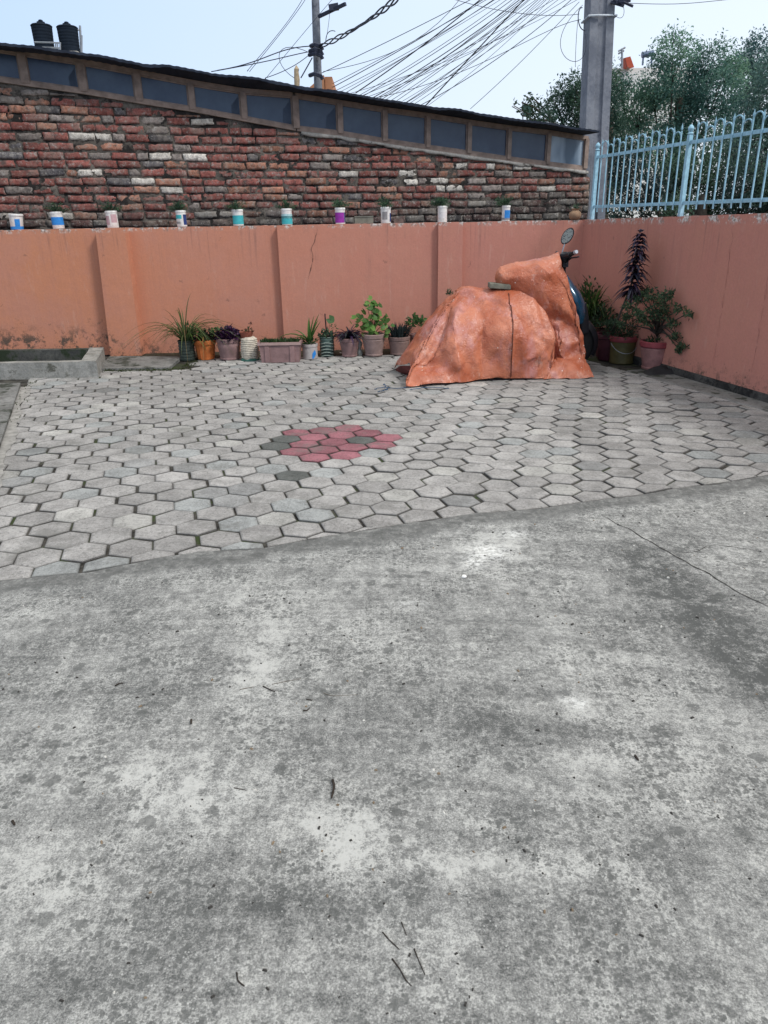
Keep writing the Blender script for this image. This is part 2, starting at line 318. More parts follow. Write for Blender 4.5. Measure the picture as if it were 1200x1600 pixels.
# crack in the driveway: a thin open groove line of dark dirt
def crackline(pts, wid, z, seed, name, mat, parent, lift=(0, 0, 1)):
    b = MB(); P = []
    for a, c in zip(pts, pts[1:]):
        n = max(2, int(np.linalg.norm(np.array(c)-np.array(a))/.02))
        for k in range(n): P.append(np.array(a)+(np.array(c)-np.array(a))*k/n)
    P = np.array(P); off = np.array([[.016*nz(seed+i*.25), .016*nz(seed+9+i*.25), 0] for i in range(len(P))])
    P[:, :2] += off[:, :2]
    if lift[2] == 1:
        for q_ in P: q_[2] = gz(q_[0], q_[1])+.0015
    L = []
    for i, p in enumerate(P):
        t = P[min(i+1, len(P)-1)]-P[max(0, i-1)]; t /= np.linalg.norm(t)+1e-9; s_ = np.cross(t, np.array(lift)); s_ /= np.linalg.norm(s_)+1e-9
        ww = wid*(.5+abs(nz(seed+i*.6))*1.4)*min(1, i/6+.1, (len(P)-1-i)/6+.1)
        q = p+np.array(lift)*z; L.append((b.V(q-s_*ww/2), b.V(q+s_*ww/2)))
    for a, c in zip(L, L[1:]): b.Fc((a[0], a[1], c[1], c[0]))
    return b.build(name, mat, parent, col=False)
CRK = simple('crack_dirt', (.035, .033, .03), .95, .3, 60)
crackline([G(*p, .012) for p in ((940, 803), (985, 825), (1035, 855), (1100, 890), (1160, 925), (1215, 950))], .0075, .0, 3, 'crack', CRK, drive)
crackline([G(*p, .008) for p in ((1040, 858), (1075, 862), (1120, 850), (1200, 862))], .004, .0, 13, 'crack', CRK, drive)
# paving bed + pavers
LCF = [(-0.6245998917, 5.1155200832), (0.1890632600, 0.0385548103), (0.1410624538, -0.1304685953), (-0.00038307, 0.00012517), (3.4486e-06, 0.00082472), (0.00012645, -0.00022688)]
def lat(i, j):
    j2 = j*j if j > -8 else 64+16*(-8-j)
    B = (1, i, j, i*i, i*j if abs(i*j) < 200 else math.copysign(200, i*j), j2)
    return np.array([sum(b*c[0] for b, c in zip(B, LCF)), sum(b*c[1] for b, c in zip(B, LCF))])
# plain affine lattice keeps cells regular; blend in half of the survey correction
AF = [np.array([-.62694, 5.12064]), np.array([.19108, .04525]), np.array([.14123, -.13322])]
def lat0(i, j): return AF[0]+AF[1]*i+AF[2]*j
def centre(i, j):
    a = lat0(i, j)
    if abs(i) < 14 and -3 < j < 14: return a*.35+lat(i, j)*.65
    return a
# the two spaces must join smoothly, so fade by distance from the surveyed region
def centre(i, j):
    a = lat0(i, j); p_ = a; wgt = max(0, 1-max(0, abs(p_[0])-1.6)/1.5)*max(0, min(1, (6.2-p_[1])/1.5))
    return a*(1-wgt)+lat(i, j)*wgt
LB = [G(35, 605)[:2], G(0, 705)[:2]]   # left border line of the paving
RB = [G(987, 582)[:2], G(1200, 643)[:2]]
CORN = np.array([2.25, 8.86]); RD = np.array([.254, -1.0]); RD /= np.linalg.norm(RD); RN = np.array([-1, -.254]); RN /= np.linalg.norm(RN)
def wall_clear(px, Y, m=.06):     # keep a plant tip in front of the side wall
    t = float(ray(px, 500)[0]/ray(px, 500)[1]); return min(Y, (2.25+.254*8.86-m)/(t+.254))
def halfplane(poly, p, n):
    out_ = []
    for k in range(len(poly)):
        a, b = poly[k], poly[(k+1) % len(poly)]; da, db = (a-p)@n, (b-p)@n
        if da >= 0: out_.append(a)
        if da*db < 0: out_.append(a+(b-a)*da/(da-db))
    return out_
def wall_y(x): return 8.63+(x+3.06)*.04
RED = {(0, 0), (1, 0), (2, 0), (0, 1), (1, 1), (2, 1), (-1, 2), (0, 2), (2, 2), (-2, 3), (-1, 3), (0, 3), (1, 3), (-2, 4), (-1, 4)}
DRK = {(-1, 1), (-2, 2), (1, 2), (-4, 6)}
pm = MB()
lbn = np.array([LB[0][1]-LB[1][1], -(LB[0][0]-LB[1][0])]); lbn /= np.linalg.norm(lbn); 
if lbn[0] < 0: lbn = -lbn
rbd = RB[1]-RB[0]; rbn = np.array([rbd[1], -rbd[0]]); rbn /= np.linalg.norm(rbn)
if rbn[0] > 0: rbn = -rbn
SLABP = G(160, 583)[:2]
for j in range(-42, 26):
    for i in range(-45, 46):
        c = centre(i, j)
        if c[0] < -4.6 or c[0] > 4.2 or c[1] > 8.9 or c[1] < 1.2: continue
        rr = random.Random(i*1000+j)
        a1 = centre(i+1, j)-c; a3 = centre(i, j+1)-c; nb = [a1, a3, a3-a1, -a1, -a3, a1-a3]
        jit = np.array([rr.uniform(-1, 1), rr.uniform(-1, 1)])*.006
        poly = [c+jit+(nb[k]+nb[(k+1) % 6])/3 for k in range(6)]
        if (c[1] < 5.2 or True) and (c[0]) > -9:
            if c[1] > LB[1][1]-.15: poly = halfplane(poly, LB[0]+lbn*.03, lbn)
            elif len(poly) >= 3: poly = halfplane(poly, np.array([-2.62, 0]), np.array([1., 0]))
        if len(poly) >= 3: poly = halfplane(poly, RB[0], rbn)
        if len(poly) >= 3: poly = halfplane(poly, np.array([0, wall_y(0)-.05]), np.array([0, -1.]))
        if len(poly) >= 3 and c[0] < -2.0: poly = halfplane(poly, np.array([0, 7.60]), np.array([0, -1.]))
        if len(poly) >= 3:
            x0 = min(p[0] for p in poly); x1 = max(p[0] for p in poly); e0, e1 = np.array([x0, edge_y(x0)]), np.array([x1, edge_y(x1)])
            tt = e1-e0; nn = np.array([-tt[1], tt[0]]); nn /= np.linalg.norm(nn)
            poly = halfplane(poly, (e0+e1)/2+nn*.004, nn)
        if len(poly) < 3: continue
        poly = np.array(poly); cc = poly.mean(0)
        ar = 0.5*abs(sum(poly[k][0]*poly[(k+1) % len(poly)][1]-poly[(k+1) % len(poly)][0]*poly[k][1] for k in range(len(poly))))
        if ar < .0012: continue
        if poly[:, 0].max()-poly[:, 0].min() < .03: continue
        if (i, j) in RED: col = tuple(np.array([.27, .115, .135])*rr.uniform(.8, 1.15))
        elif (i, j) in DRK: col = (.10, .107, .102)
        else:
            b = .292*rr.uniform(.86, 1.14)*(1+.22*nz(cc[0]*.8, cc[1]*.8, 4)); q = rr.random()
            col = (b*1.01, b*.99, b*.96)
            if q < .05: col = (b*.84, b*.85, b*.84)
            elif q < .12: col = (b*1.18, b*1.17, b*1.11)
            elif q < .2: col = (b*.90, b*.94, b*.93)
        pm.cur = col
        zt = rr.uniform(-.003, .003); tx, ty = rr.uniform(-.03, .03), rr.uniform(-.03, .03)
        gap = .0032+.0036*rr.random()
        def ring(ins, dz):
            o = []
            for q_ in poly:
                dv = cc-q_; L_ = np.linalg.norm(dv); q2 = q_+dv/L_*min(ins/.87, L_*.6)
                o.append((q2[0], q2[1], zt+tx*(q2[0]-cc[0])+ty*(q2[1]-cc[1])+dz))
            return o
        # outer skirt, bevel, slightly worn top
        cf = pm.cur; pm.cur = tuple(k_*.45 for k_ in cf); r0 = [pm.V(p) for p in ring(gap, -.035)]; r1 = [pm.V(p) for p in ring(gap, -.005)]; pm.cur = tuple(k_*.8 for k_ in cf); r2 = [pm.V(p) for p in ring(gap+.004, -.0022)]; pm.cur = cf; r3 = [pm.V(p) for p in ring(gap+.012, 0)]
        K = len(poly)
        orient = sum(poly[k][0]*poly[(k+1) % K][1]-poly[(k+1) % K][0]*poly[k][1] for k in range(K)) > 0
        for A_, B_ in ((r0, r1), (r1, r2), (r2, r3)):
            for k in range(K):
                f = (A_[k], A_[(k+1) % K], B_[(k+1) % K], B_[k]); pm.Fc(f if orient else f[::-1])
        pm.Fc(r3 if orient else r3[::-1])
struct(pm.build('hexagon_paving', PAVE))
bm_ = MB(); bm_.poly([(-5, 1.6, -.009), (4.4, 1.6, -.009), (4.4, 8.9, -.009), (-5, 8.9, -.009)]); struct(bm_.build('paving_bed', BED))
# kerbside concrete path at the left edge
pt = MB(); a, b = G(32, 598, .03), G(0, 692, .03); ex = b+(b-a)*1.2
pt_o = [(a[0], a[1]), (ex[0], ex[1]), (-5.5, ex[1]), (-5.5, a[1])]
top = [pt.V((x, y, .03)) for x, y in pt_o]; bt = [pt.V((x, y, -.05)) for x, y in pt_o]
pt.Fc(top[::-1])
for k in range(4): pt.Fc((top[k], top[(k+1) % 4], bt[(k+1) % 4], bt[k]))
struct(pt.build('concrete_path', DAMP))
fl = MB(); n_ = 60
for k in range(n_+1):
    t = k/n_; p = (1-t)*np.array(LB[0])+t*(np.array(LB[0])+(np.array(LB[1])-np.array(LB[0]))*2.2); wd = .06+.05*nz(t*9)+.03*nz(t*40)
    fl.V((p[0]-lbn[0]*.12, p[1]-lbn[1]*.12, .004)); fl.V((p[0]+lbn[0]*wd, p[1]+lbn[1]*wd, .0045))
for k in range(n_): fl.Fc((2*k, 2*k+1, 2*k+3, 2*k+2))
struct(fl.build('mortar_strip', simple('pale_mortar', (.27, .265, .25), .9, .35, 14, .5)))
# cement strip along the right wall
sm = MB(); n_ = 80; d3 = (RB[1]-RB[0])
for k in range(n_+1):
    t = -.05+k/n_*2.2; p = RB[0]+d3*t+rbn*(.01+.012*nz(t*14)); q = CORN+RD*(RD@(p-CORN)) + RN*.0
    sm.V((p[0], p[1], -.004)); sm.V((p[0]-rbn[0]*.02, p[1]-rbn[1]*.02, .006)); sm.V((q[0], q[1], .012))
for k in range(n_):
    for s_ in (0, 1): sm.Fc((3*k+s_, 3*k+3+s_, 3*k+4+s_, 3*k+1+s_))
struct(sm.build('cement_strip', DAMP))
# slab by the wall
sl = MB(); sp = [G(158, 581, .02), G(270, 578, .02), G(278, 563, .02), G(165, 560, .02)]
sp = [np.array([-2.92, 7.62, .025]), np.array([-2.20, 7.64, .02]), np.array([-2.22, 8.30, .02]), np.array([-3.05, 8.34, .03])]
tp = [sl.V(p) for p in sp]; b2 = [sl.V((p[0], p[1], -.05)) for p in sp]; sl.Fc(tp)
for k in range(4): sl.Fc((b2[k], b2[(k+1) % 4], tp[(k+1) % 4], tp[k]))
struct(sl.build('concrete_slab', DAMP))
gr_ = MB(); gr_.poly([(-3.0, 8.3, .004), (-1.6, 8.25, .004), (2.2, 8.3, .004), (2.2, 8.75, .004), (-3.0, 8.75, .004)]); struct(gr_.build('dirt_strip', PASTE))
# ------------------------------------------------------------------ boundary walls
bw = thing('boundary_wall', 'salmon pink plastered back wall with pilasters behind the pots', 'wall', (-1, 8.7, 0))
WH = 1.365
def wallseg(name, x0, x1, off, z0, z1, parent, thick=.22, mat=PINK, topn=.006):
    b = MB(); n = max(2, int((x1-x0)/.04)); L = []
    for k in range(n+1):
        x = x0+(x1-x0)*k/n; y = wall_y(x)-off; zt = z1+topn*nz(x*4, off*9)+topn*.8*nz(x*23, 3)
        L.append([b.V((x, y, z0)), b.V((x, y+.002*nz(x*9), z1*.5)), b.V((x, y, zt)), b.V((x, wall_y(x)+thick, zt)), b.V((x, wall_y(x)+thick, z0))])
    for A_, B_ in zip(L, L[1:]):
        for k in range(4): b.Fc((A_[k], B_[k], B_[k+1], A_[k+1]))
    b.Fc(L[0][::1]); b.Fc(L[-1][::-1])
    return b.build(name, mat, parent, col=False)
def wx(px, py=450): return float(PY(px, py, wall_y(0))[0])
x2a, x3a, x3b = wx(441), wx(683), wx(720)
wallseg('wall', -6.0, x2a, 0, 0, WH, bw)
wallseg('wall', x2a+.0, x3a, .075, 0, WH+.002, bw)
wallseg('wall', x3b, 2.34, .075, 0, WH, bw)
# pilasters: the left one leans and widens towards its foot
def pilaster(x0t, x1t, x0b, x1b, off, name='pilaster'):
    b = MB(); n = 14; L = []
    for k in range(n+1):
        t = k/n; z = t*(WH+.004); a_ = x0b+(x0t-x0b)*t; c_ = x1b+(x1t-x1b)*t+.006*nz(z*6, 5); y = wall_y(a_)-off
        L.append([b.V((a_, wall_y(a_)+.02, z)), b.V((a_, y, z)), b.V(((a_+c_)/2, y-.002, z)), b.V((c_, y, z)), b.V((c_, wall_y(c_)+.02, z))])
    for A_, B_ in zip(L, L[1:]):
        for k in range(4): b.Fc((A_[k], A_[k+1], B_[k+1], B_[k]))
    b.Fc(L[-1]); return b.build(name, PINK, bw, col=False)
Pw = lambda x, y: float(PY(x, y, wall_y(0)-.07)[0])
pilaster(Pw(158, 357), Pw(203, 357), Pw(181, 553), Pw(229, 553), .13)
pilaster(x3a, x3b, x3a, x3b, .135)
crackline([PY(x, y, wall_y(-.8)-.082) for x, y in ((495, 354), (493, 372), (487, 390), (489, 408), (484, 425), (482, 440))], .006, .0, 21, 'crack', CRK, bw, (0, -1, 0))
crackline([PY(x, y, wall_y(.8)-.082) for x, y in ((735, 408), (733, 416), (728, 420))], .012, .0, 31, 'crack', CRK, bw, (0, -1, 0))
rw = thing('boundary_wall', 'salmon pink right side wall with a dark plinth below the blue fence', 'wall', (2.6, 7.2, 0))
def along(t, off=0., z=0.):      # point on the right wall: t metres from the corner
    p = CORN+RD*t+RN*off; return (p[0], p[1], z)
def rtop(t): return 1.368+.012*min(t, 8)
def rseg(name, z0f, z1f, off, mat, T0=-.02, T1=9.5, thick=.2):
    b = MB(); n = 220; L = []
    for k in range(n+1):
        t = T0+(T1-T0)*k/n
        L.append([b.V(along(t, off, z0f(t))), b.V(along(t, off+.002*nz(t*3), (z0f(t)+z1f(t))/2)), b.V(along(t, off, z1f(t))), b.V(along(t, -thick, z1f(t))), b.V(along(t, -thick, z0f(t)))])
    for A_, B_ in zip(L, L[1:]):
        for k in range(5): b.Fc((A_[k], A_[(k+1) % 5], B_[(k+1) % 5], B_[k]))
    b.Fc(L[0]); b.Fc(L[-1][::-1]); return b.build(name, mat, rw, col=False)
rseg('wall', lambda t: .065+.012*nz(t*5)+.008*nz(t*21), lambda t: rtop(t)+.004*nz(t*6), .0, PINK)
rseg('plinth', lambda t: -.03, lambda t: .075, .012, BLACKP, thick=.19)
for t in (1.35, 2.55, 3.02): crackline([along(t, .004, 1.33), along(t+.01, .004, .75), along(t+.0, .004, .12)], .0035, 0, t*9, 'plaster_joint', simple('joint_stain', (.30, .13, .11), .9, .2), rw, (RN[0], RN[1], 0))
# concrete basin at left
cb = thing('concrete_basin', 'low open concrete trough against the left of the pink wall', 'basin', (-3.6, 7.8, 0))
x1b, y0b, y1b, hb = -2.80, 7.28, 8.12, .155
def slab_(x0, x1, y0, y1, z0, z1, name, mat=DAMP, dx=0):
    b = MB(); nxx = max(1, int((x1-x0)/.06)); nyy = max(1, int((y1-y0)/.06)); g = {}
    for i in range(nxx+1):
        for j in range(nyy+1):
            x = x0+(x1-x0)*i/nxx; y = y0+(y1-y0)*j/nyy
            for k, z in ((0, z0), (1, z1)): g[i, j, k] = b.V((x-(y-y0b)*.26+.003*nz(x*9, y*9, z*9), y+.003*nz(x*9+5, y*9, z*9), z+(.004*nz(x*7, y*7) if k else 0)))
    for i in range(nxx):
        for j in range(nyy): b.Fc((g[i, j, 1], g[i+1, j, 1], g[i+1, j+1, 1], g[i, j+1, 1]))
        b.Fc((g[i, 0, 0], g[i+1, 0, 0], g[i+1, 0, 1], g[i, 0, 1])); b.Fc((g[i+1, nyy, 0], g[i, nyy, 0], g[i, nyy, 1], g[i+1, nyy, 1]))
    for j in range(nyy):
        b.Fc((g[nxx, j, 0], g[nxx, j+1, 0], g[nxx, j+1, 1], g[nxx, j, 1])); b.Fc((g[0, j+1, 0], g[0, j, 0], g[0, j, 1], g[0, j+1, 1]))
    return b.build(name, mat, cb, col=False)
RIMC = mossy('basin_rim_concrete', (.20, .20, .185), (.36, .355, .33), (.10, .10, .085), 8, .56); SHADEC = mossy('shaded_concrete', (.05, .052, .05), (.12, .12, .11), (.03, .04, .025), 6, .5)  # shade inside the trough painted as darker concrete; rims get a paler copy
slab_(-5.6, x1b-.15, y0b, y0b+.09, -.03, hb, 'front_rim', RIMC); slab_(-5.6, x1b-.15, y1b-.09, y1b, -.03, hb+.004, 'back_rim', SHADEC)
slab_(x1b-.15, x1b, y0b-.003, y1b+.003, -.03, hb+.006, 'end_rim', RIMC); slab_(-5.6, x1b-.15, y0b+.09, y1b-.09, -.03, .02, 'basin_floor', BLACKP)
# ------------------------------------------------------------------ brick shed
BA = np.array([*(ray(0, 345)[:2]/ray(0, 345)[1]*8.95)]); BB = np.array([*(ray(920, 345)[:2]/ray(920, 345)[1]*11.3)])
bd = (BB-BA); BL = np.linalg.norm(bd); bd /= BL; bn = np.array([bd[1], -bd[0]])  # towards the camera
BP3 = (BA[0], BA[1], 0); BN3 = (bn[0], bn[1], 0)
def uz(px, py):
    p = onplane(px, py, BP3, BN3); return float((p[:2]-BA)@bd), float(p[2])
def B3(u, z, off=0.): q = BA+bd*u+bn*off; return np.array([q[0], q[1], z])
shed = thing('brick_shed', 'long lean-to shed of rough old red brick with a row of high windows', 'shed', B3(BL/2, 0))
SILL = [(40, 127), (131, 140), (217, 155), (300, 168), (381, 183), (462, 198), (531, 206), (601, 218), (668, 228), (732, 237), (794, 246), (855, 254), (913, 261)]
HEAD = [(40, 87), (131, 101), (217, 117), (300, 133), (381, 146), (462, 152), (531, 163), (601, 174), (668, 183), (732, 193), (794, 202), (855, 209), (913, 218)]
SU = [uz(*p) for p in SILL]; HU = [uz(*p) for p in HEAD]
def lin(tab, u):
    xs_, zs_ = zip(*tab)
    if u < xs_[0]: return zs_[0]+(u-xs_[0])*(zs_[1]-zs_[0])/(xs_[1]-xs_[0])
    if u > xs_[-1]: return zs_[-1]+(u-xs_[-1])*(zs_[-1]-zs_[-2])/(xs_[-1]-xs_[-2])
    return float(np.interp(u, xs_, zs_))
UL, UR = -2.2, uz(921, 300)[0]
mm = MB(); nu, nv = 420, 90
for j in range(nv+1):
    for i in range(nu+1):
        u = UL+(UR-UL)*i/nu; zt = lin(SU, u)-.05; zb = 0 if j == 0 else .9; z = zb if j < 2 else .9+(zt-.9)*(j-1)/(nv-1)
        if j == 1: z = .9
        if u > UR-.18: z = min(z, zt-.10*((u-(UR-.18))/.18)**2)
        mm.V(B3(u, z, -.001+.013*nz(u*9, z*9)+.010*nz(u*30, z*30)))
for j in range(nv):
    for i in range(nu): a = j*(nu+1)+i; mm.Fc((a, a+1, a+nu+2, a+nu+1))
bk = [mm.V(B3(UR, 0, 0)), mm.V(B3(UR, lin(SU, UR)-.15, 0)), mm.V(B3(UR, lin(SU, UR)-.15, -2.5)), mm.V(B3(UR, 0, -2.5))]; mm.Fc(bk)
brickwall = mm.build('wall', MORTAR, shed, smooth=True, col=False)
bb = MB(); CH = .0905; BLN = .277
def brick(u0, u1, z0, z1, col, rot, dep):
    bb.cur = col; sd_ = random.random()*99; nu_, nv_ = 7, 3; g = []
    for j in range(nv_+1):
        row = []
        for i in range(nu_+1):
            s_ = i/nu_; t_ = j/nv_; u = u0+(u1-u0)*s_; z = z0+(z1-z0)*t_+rot*(s_-.5)
            ed = min(s_, 1-s_)*nu_; et = min(t_, 1-t_)*nv_
            off = dep-(.006 if ed < .5 else 0)-(.0035 if et < .5 else 0)+.008*nz(sd_+s_*3, t_*2)
            if (ed < .5 or et < .5): u += .016*nz(sd_+7+s_*6, t_*5); z += .014*nz(sd_+17+s_*9, t_*5)
            row.append(bb.V(B3(u, z, off)))
        g.append(row)
    for j in range(nv_):
        for i in range(nu_): bb.Fc((g[j][i], g[j][i+1], g[j+1][i+1], g[j+1][i]))
    rim = g[0]+[g[j][-1] for j in range(1, nv_+1)]+g[-1][-2::-1]+[g[j][0] for j in range(nv_-1, 0, -1)]
    mid_ = B3((u0+u1)/2, (z0+z1)/2, -.02); bk_ = []
    for k in rim:
        p = np.array(bb.v[k]); p = p-np.array([bn[0], bn[1], 0])*.05; bk_.append(bb.V(p))
    for k in range(len(rim)): bb.Fc((rim[k], bk_[k], bk_[(k+1) % len(rim)], rim[(k+1) % len(rim)]))
z = 1.10; row = 0
while z < 3.4:
    u = UL+random.uniform(-.25, 0); row += 1
    while u < UR-.03:
        q = random.random(); L = BLN*random.uniform(.9, 1.06)
        if q < .13: L *= .5
        elif q < .17: L *= .72
        u1 = min(u+L, UR-.005); ztop = min(lin(SU, u), lin(SU, u1))-.055
        zc = z+.022*nz(u*.6, row*.35)+.006*nz(u*2, row)
        if u1 > UR-.2: ztop -= .06
        hh = CH-.013
        if zc < ztop-.02 and u1-u > .05:
            hh = min(hh, ztop-zc)
            q = random.random(); b_ = random.uniform(.75, 1.25)
            if q < .09: col = np.array([.58, .55, .50])*random.uniform(.75, 1.08)
            elif q < .21: col = np.array([.22, .19, .175])*b_
            elif q < .25: col = np.array([.09, .085, .09])*b_
            elif q < .40: col = np.array([.30, .145, .10])*b_
            else: col = np.array([.215, .078, .066])*b_
            # near-black tone on the lowest courses and the lower right
            dark_amt = max(0, min(1, (1.60-zc)/.22))+max(0, min(1, (u-4.2)/2.5))*max(0, min(1, (1.85-zc)/.3))
            dark_amt = min(.85, dark_amt*(.6+.9*abs(nz(u*2, zc*4)))); col = col*(1-dark_amt)+np.array([.035, .033, .033])*dark_amt
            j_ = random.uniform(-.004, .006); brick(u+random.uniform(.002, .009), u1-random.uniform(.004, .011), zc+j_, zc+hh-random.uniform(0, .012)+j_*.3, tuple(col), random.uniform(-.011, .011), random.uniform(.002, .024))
        u = u1
    z += CH
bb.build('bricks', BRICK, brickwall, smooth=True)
# mortar bed and timber
WOODM = simple('grey_timber', (.255, .195, .165), .85, .3, 12, .4)
def beam(b, tab, dz0, dz1, off, d, u0, u1, n=60, wob=.0):
    L = []
    for k in range(n+1):
        u = u0+(u1-u0)*k/n; zc = lin(tab, u); w0 = wob*nz(u*5, 2.2)+wob*.5*nz(u*17, 4)
        L.append([b.V(B3(u, zc+dz0+w0, off)), b.V(B3(u, zc+dz1, off)), b.V(B3(u, zc+dz1, off-d)), b.V(B3(u, zc+dz0+w0, off-d))])
    for A_, B_ in zip(L, L[1:]):
        for k in range(4): b.Fc((A_[k], B_[k], B_[(k+1) % 4], A_[(k+1) % 4]))
    b.Fc(L[0]); b.Fc(L[-1][::-1])
s1 = MB(); beam(s1, SU, -.16 if False else -.085, -.047, .032, .16, uz(470, 200)[0], UR-.06, 120, .022); s1.build('sill_mortar', RENDERM, shed, smooth=True, col=False)
s1 = MB(); beam(s1, SU, -.047, -.0, .03, .12, UL, uz(461, 190)[0]); beam(s1, SU, -.047, .0, .022, .12, uz(463, 190)[0], uz(916, 250)[0]); s1.build('sill_beam', WOODM, shed, col=False)
s1 = MB(); beam(s1, HU, 0, .05, .028, .12, UL, uz(459, 190)[0]); beam(s1, HU, .0, .045, .02, .12, uz(463, 190)[0], uz(916, 250)[0]); s1.build('head_beam', WOODM, shed, col=False)
GLASS = Mt('dusty_window_glass', .22, .5); GLASS.base(GLASS.mix(GLASS.rng(GLASS.noise(2.2, 4, .6), .35, .7), (.018, .032, .068), (.05, .078, .12))); GLASS = GLASS.m
GLASREF = Mt('reflection_window_glass', .2, .5); GLASREF.base(GLASREF.mix(GLASREF.rng(GLASREF.noise(2.4, 3, .5, GLASREF.map((1, 1, .35))), .42, .58), (.06, .10, .15), (.34, .42, .50))); GLASREF = GLASREF.m  # whitish upright reflection painted into the colour of the last pane
CURT = simple('curtain', (.055, .075, .11), .9, .25, 6, 0)
mux = [-60, 40, 131, 217, 300, 381, 462, 531, 601, 668, 732, 794, 855, 913]
muw = [10, 10, 10, 9, 8, 8, 9, 8, 7.5, 7, 7, 6.5, 6.5, 6]
MU = [uz(x, 120+(x)*.15)[0] for x in mux]
for k in range(13):
    u0, u1 = MU[k], MU[k+1]; hw0 = .5*muw[k]*.0075; hw1 = .5*muw[k+1]*.0082
    f = MB(); a0, a1 = u0+hw0, u1-hw1
    zb0, zb1, zt0, zt1 = lin(SU, a0), lin(SU, a1), lin(HU, a0), lin(HU, a1); t = .014
    def strip(p, q, r, s2, off=.012, d=.03):
        ids = [f.V(B3(*x_, off)) for x_ in (p, q, r, s2)]+[f.V(B3(*x_, off-d)) for x_ in (p, q, r, s2)]
        f.Fc(ids[:4]); f.Fc(ids[7:3:-1])
        for n in range(4): f.Fc((ids[n], ids[n+4], ids[(n+1) % 4+4], ids[(n+1) % 4]))
    m0 = lambda uu: lin(SU, uu)+.001; m1 = lambda uu: lin(HU, uu)-.001
    strip((a0, m0(a0)), (a0+t, m0(a0+t)), (a0+t, m1(a0+t)), (a0, m1(a0))); strip((a1-t, m0(a1-t)), (a1, m0(a1)), (a1, m1(a1)), (a1-t, m1(a1-t)))
    strip((a0+t, m0(a0+t)), (a1-t, m0(a1-t)), (a1-t, m0(a1-t)+t), (a0+t, m0(a0+t)+t)); strip((a0+t, m1(a0+t)-t), (a1-t, m1(a1-t)-t), (a1-t, m1(a1-t)), (a0+t, m1(a0+t)))
    fo = f.build('window', WOODM, shed, col=False)
    g = MB(); g.poly([B3(a0+t, m0(a0+t)+t, -.004), B3(a1-t, m0(a1-t)+t, -.004), B3(a1-t, m1(a1-t)-t, -.004), B3(a0+t, m1(a0+t)-t, -.004)])
    g.build('pane', GLASREF if k == 12 else GLASS, fo, col=False)
    if k in (1, 4, 5, 6):
        g = MB(); ax_, bx_ = a0+t+(a1-a0)*(.62 if k != 6 else .5), a1-t-.01
        g.poly([B3(ax_+.08, m0(ax_+.08)+t, -.0015), B3(bx_, m0(bx_)+t, -.0015), B3(bx_, m1(bx_)-t-.03, -.0015), B3((ax_+bx_)/2, m1(bx_)-t-.12, -.0015)]); g.build('curtain', CURT, fo, col=False)
    mb_ = MB(); um = u1; z0_, z1_ = lin(SU, um)-.02, lin(HU, um)+.01
    hw = hw1 if k < 12 else .03
    mb_.bar(B3(um, z0_, .0), B3(um, z1_, .0), hw*2, .08 if k != 5 else .09, (bn[0], bn[1], 0)); mb_.build('mullion', WOODM, shed, col=False)
# roof sheet: corrugated, overhanging, dark and weathered, its edge wavy
ROOFM = simple('rusty_roof_sheet', (.018, .026, .045), .8, .35, 8, .3, tint=(.04, .05, .07))
rf = MB(); nr = 520; over = .36; TOPL = [(-60, 58), (0, 67), (55, 72), (100, 78), (160, 86), (230, 100), (260, 101), (330, 113), (400, 121), (480, 136), (560, 147), (610, 156), (680, 167), (720, 170), (800, 185), (870, 193), (936, 205)]
TL = []
RP = np.array([*B3(0, 0, over)]); 
for x, y in TOPL:
    p = onplane(x, y, RP, BN3); TL.append((float((p[:2]-BA)@bd), float(p[2])))
TL[0] = (UL-.3, TL[1][1]+(UL-.3-TL[1][0])*(TL[2][1]-TL[1][1])/(TL[2][0]-TL[1][0]))
UE = TL[-1][0]
for k in range(nr+1):
    u = UL+(UE-UL)*k/nr; zf = lin(TL, u)+.0025*math.sin(u*2*math.pi/.08)+.012*nz(u*2.2, 7); zw = lin(HU, min(u, MU[-1]))+.05+.004*math.sin(u*2*math.pi/.08)
    zw = min(zw, zf-.004)
    o2 = over+.03*nz(u*1.3, 5)+.02*nz(u*9)
    rf.V(B3(u, zf-.022-.018*abs(nz(u*3, 9)), o2-.004)); rf.V(B3(u, zf, o2)); rf.V(B3(u, zf-.01, -2.6)); rf.V(B3(u, zw, -.05))
for k in range(nr):
    a = 4*k; b = 4*k+4
    rf.Fc((a, b, b+1, a+1)); rf.Fc((a+1, b+1, b+2, a+2)); rf.Fc((a, a+3, b+3, b)); 
rf.build('roof', ROOFM, shed, smooth=True, auto=R(40), col=False)
# ------------------------------------------------------------------ pale blue fence on the right wall
FEN = simple('pale_blue_paint', (.29, .50, .62), .55, .2, 25, .2, tint=(.19, .36, .45))
fence = thing('metal_fence', 'pale blue steel fence of spear-topped bars on the right wall', 'fence', along(1.5, -.08, 1.37))
FO = -.07
T_of = lambda px, py: float((onplane(px, py, (*(CORN+RN*FO), 0), (RN[0], RN[1], 0))[:2]-CORN)@RD)
tz = lambda px, py: (T_of(px, py), float(onplane(px, py, (*(CORN+RN*FO), 0), (RN[0], RN[1], 0))[2]))
TIP = [tz(947, 218), tz(1053, 197), tz(1190, 168)]; TR = [tz(933, 246), tz(1060, 226), tz(1200, 202)]; BR = [tz(933, 326), tz(1060, 317), tz(1200, 308)]
print('FENCE', TIP, TR, BR)
zt_, zr_, zb_ = [np.mean([q[1] for q in a]) for a in (TIP, TR, BR)]
p1, p2 = T_of(930, 280), T_of(1072, 265)
dt = (p2-p1)/14.0; T1 = 8.5
lean = .0
def fpt(t, z, o=0): p = CORN+RD*t+RN*(FO+o); return (p[0], p[1], z)
SID = (RN[0], RN[1], 0)
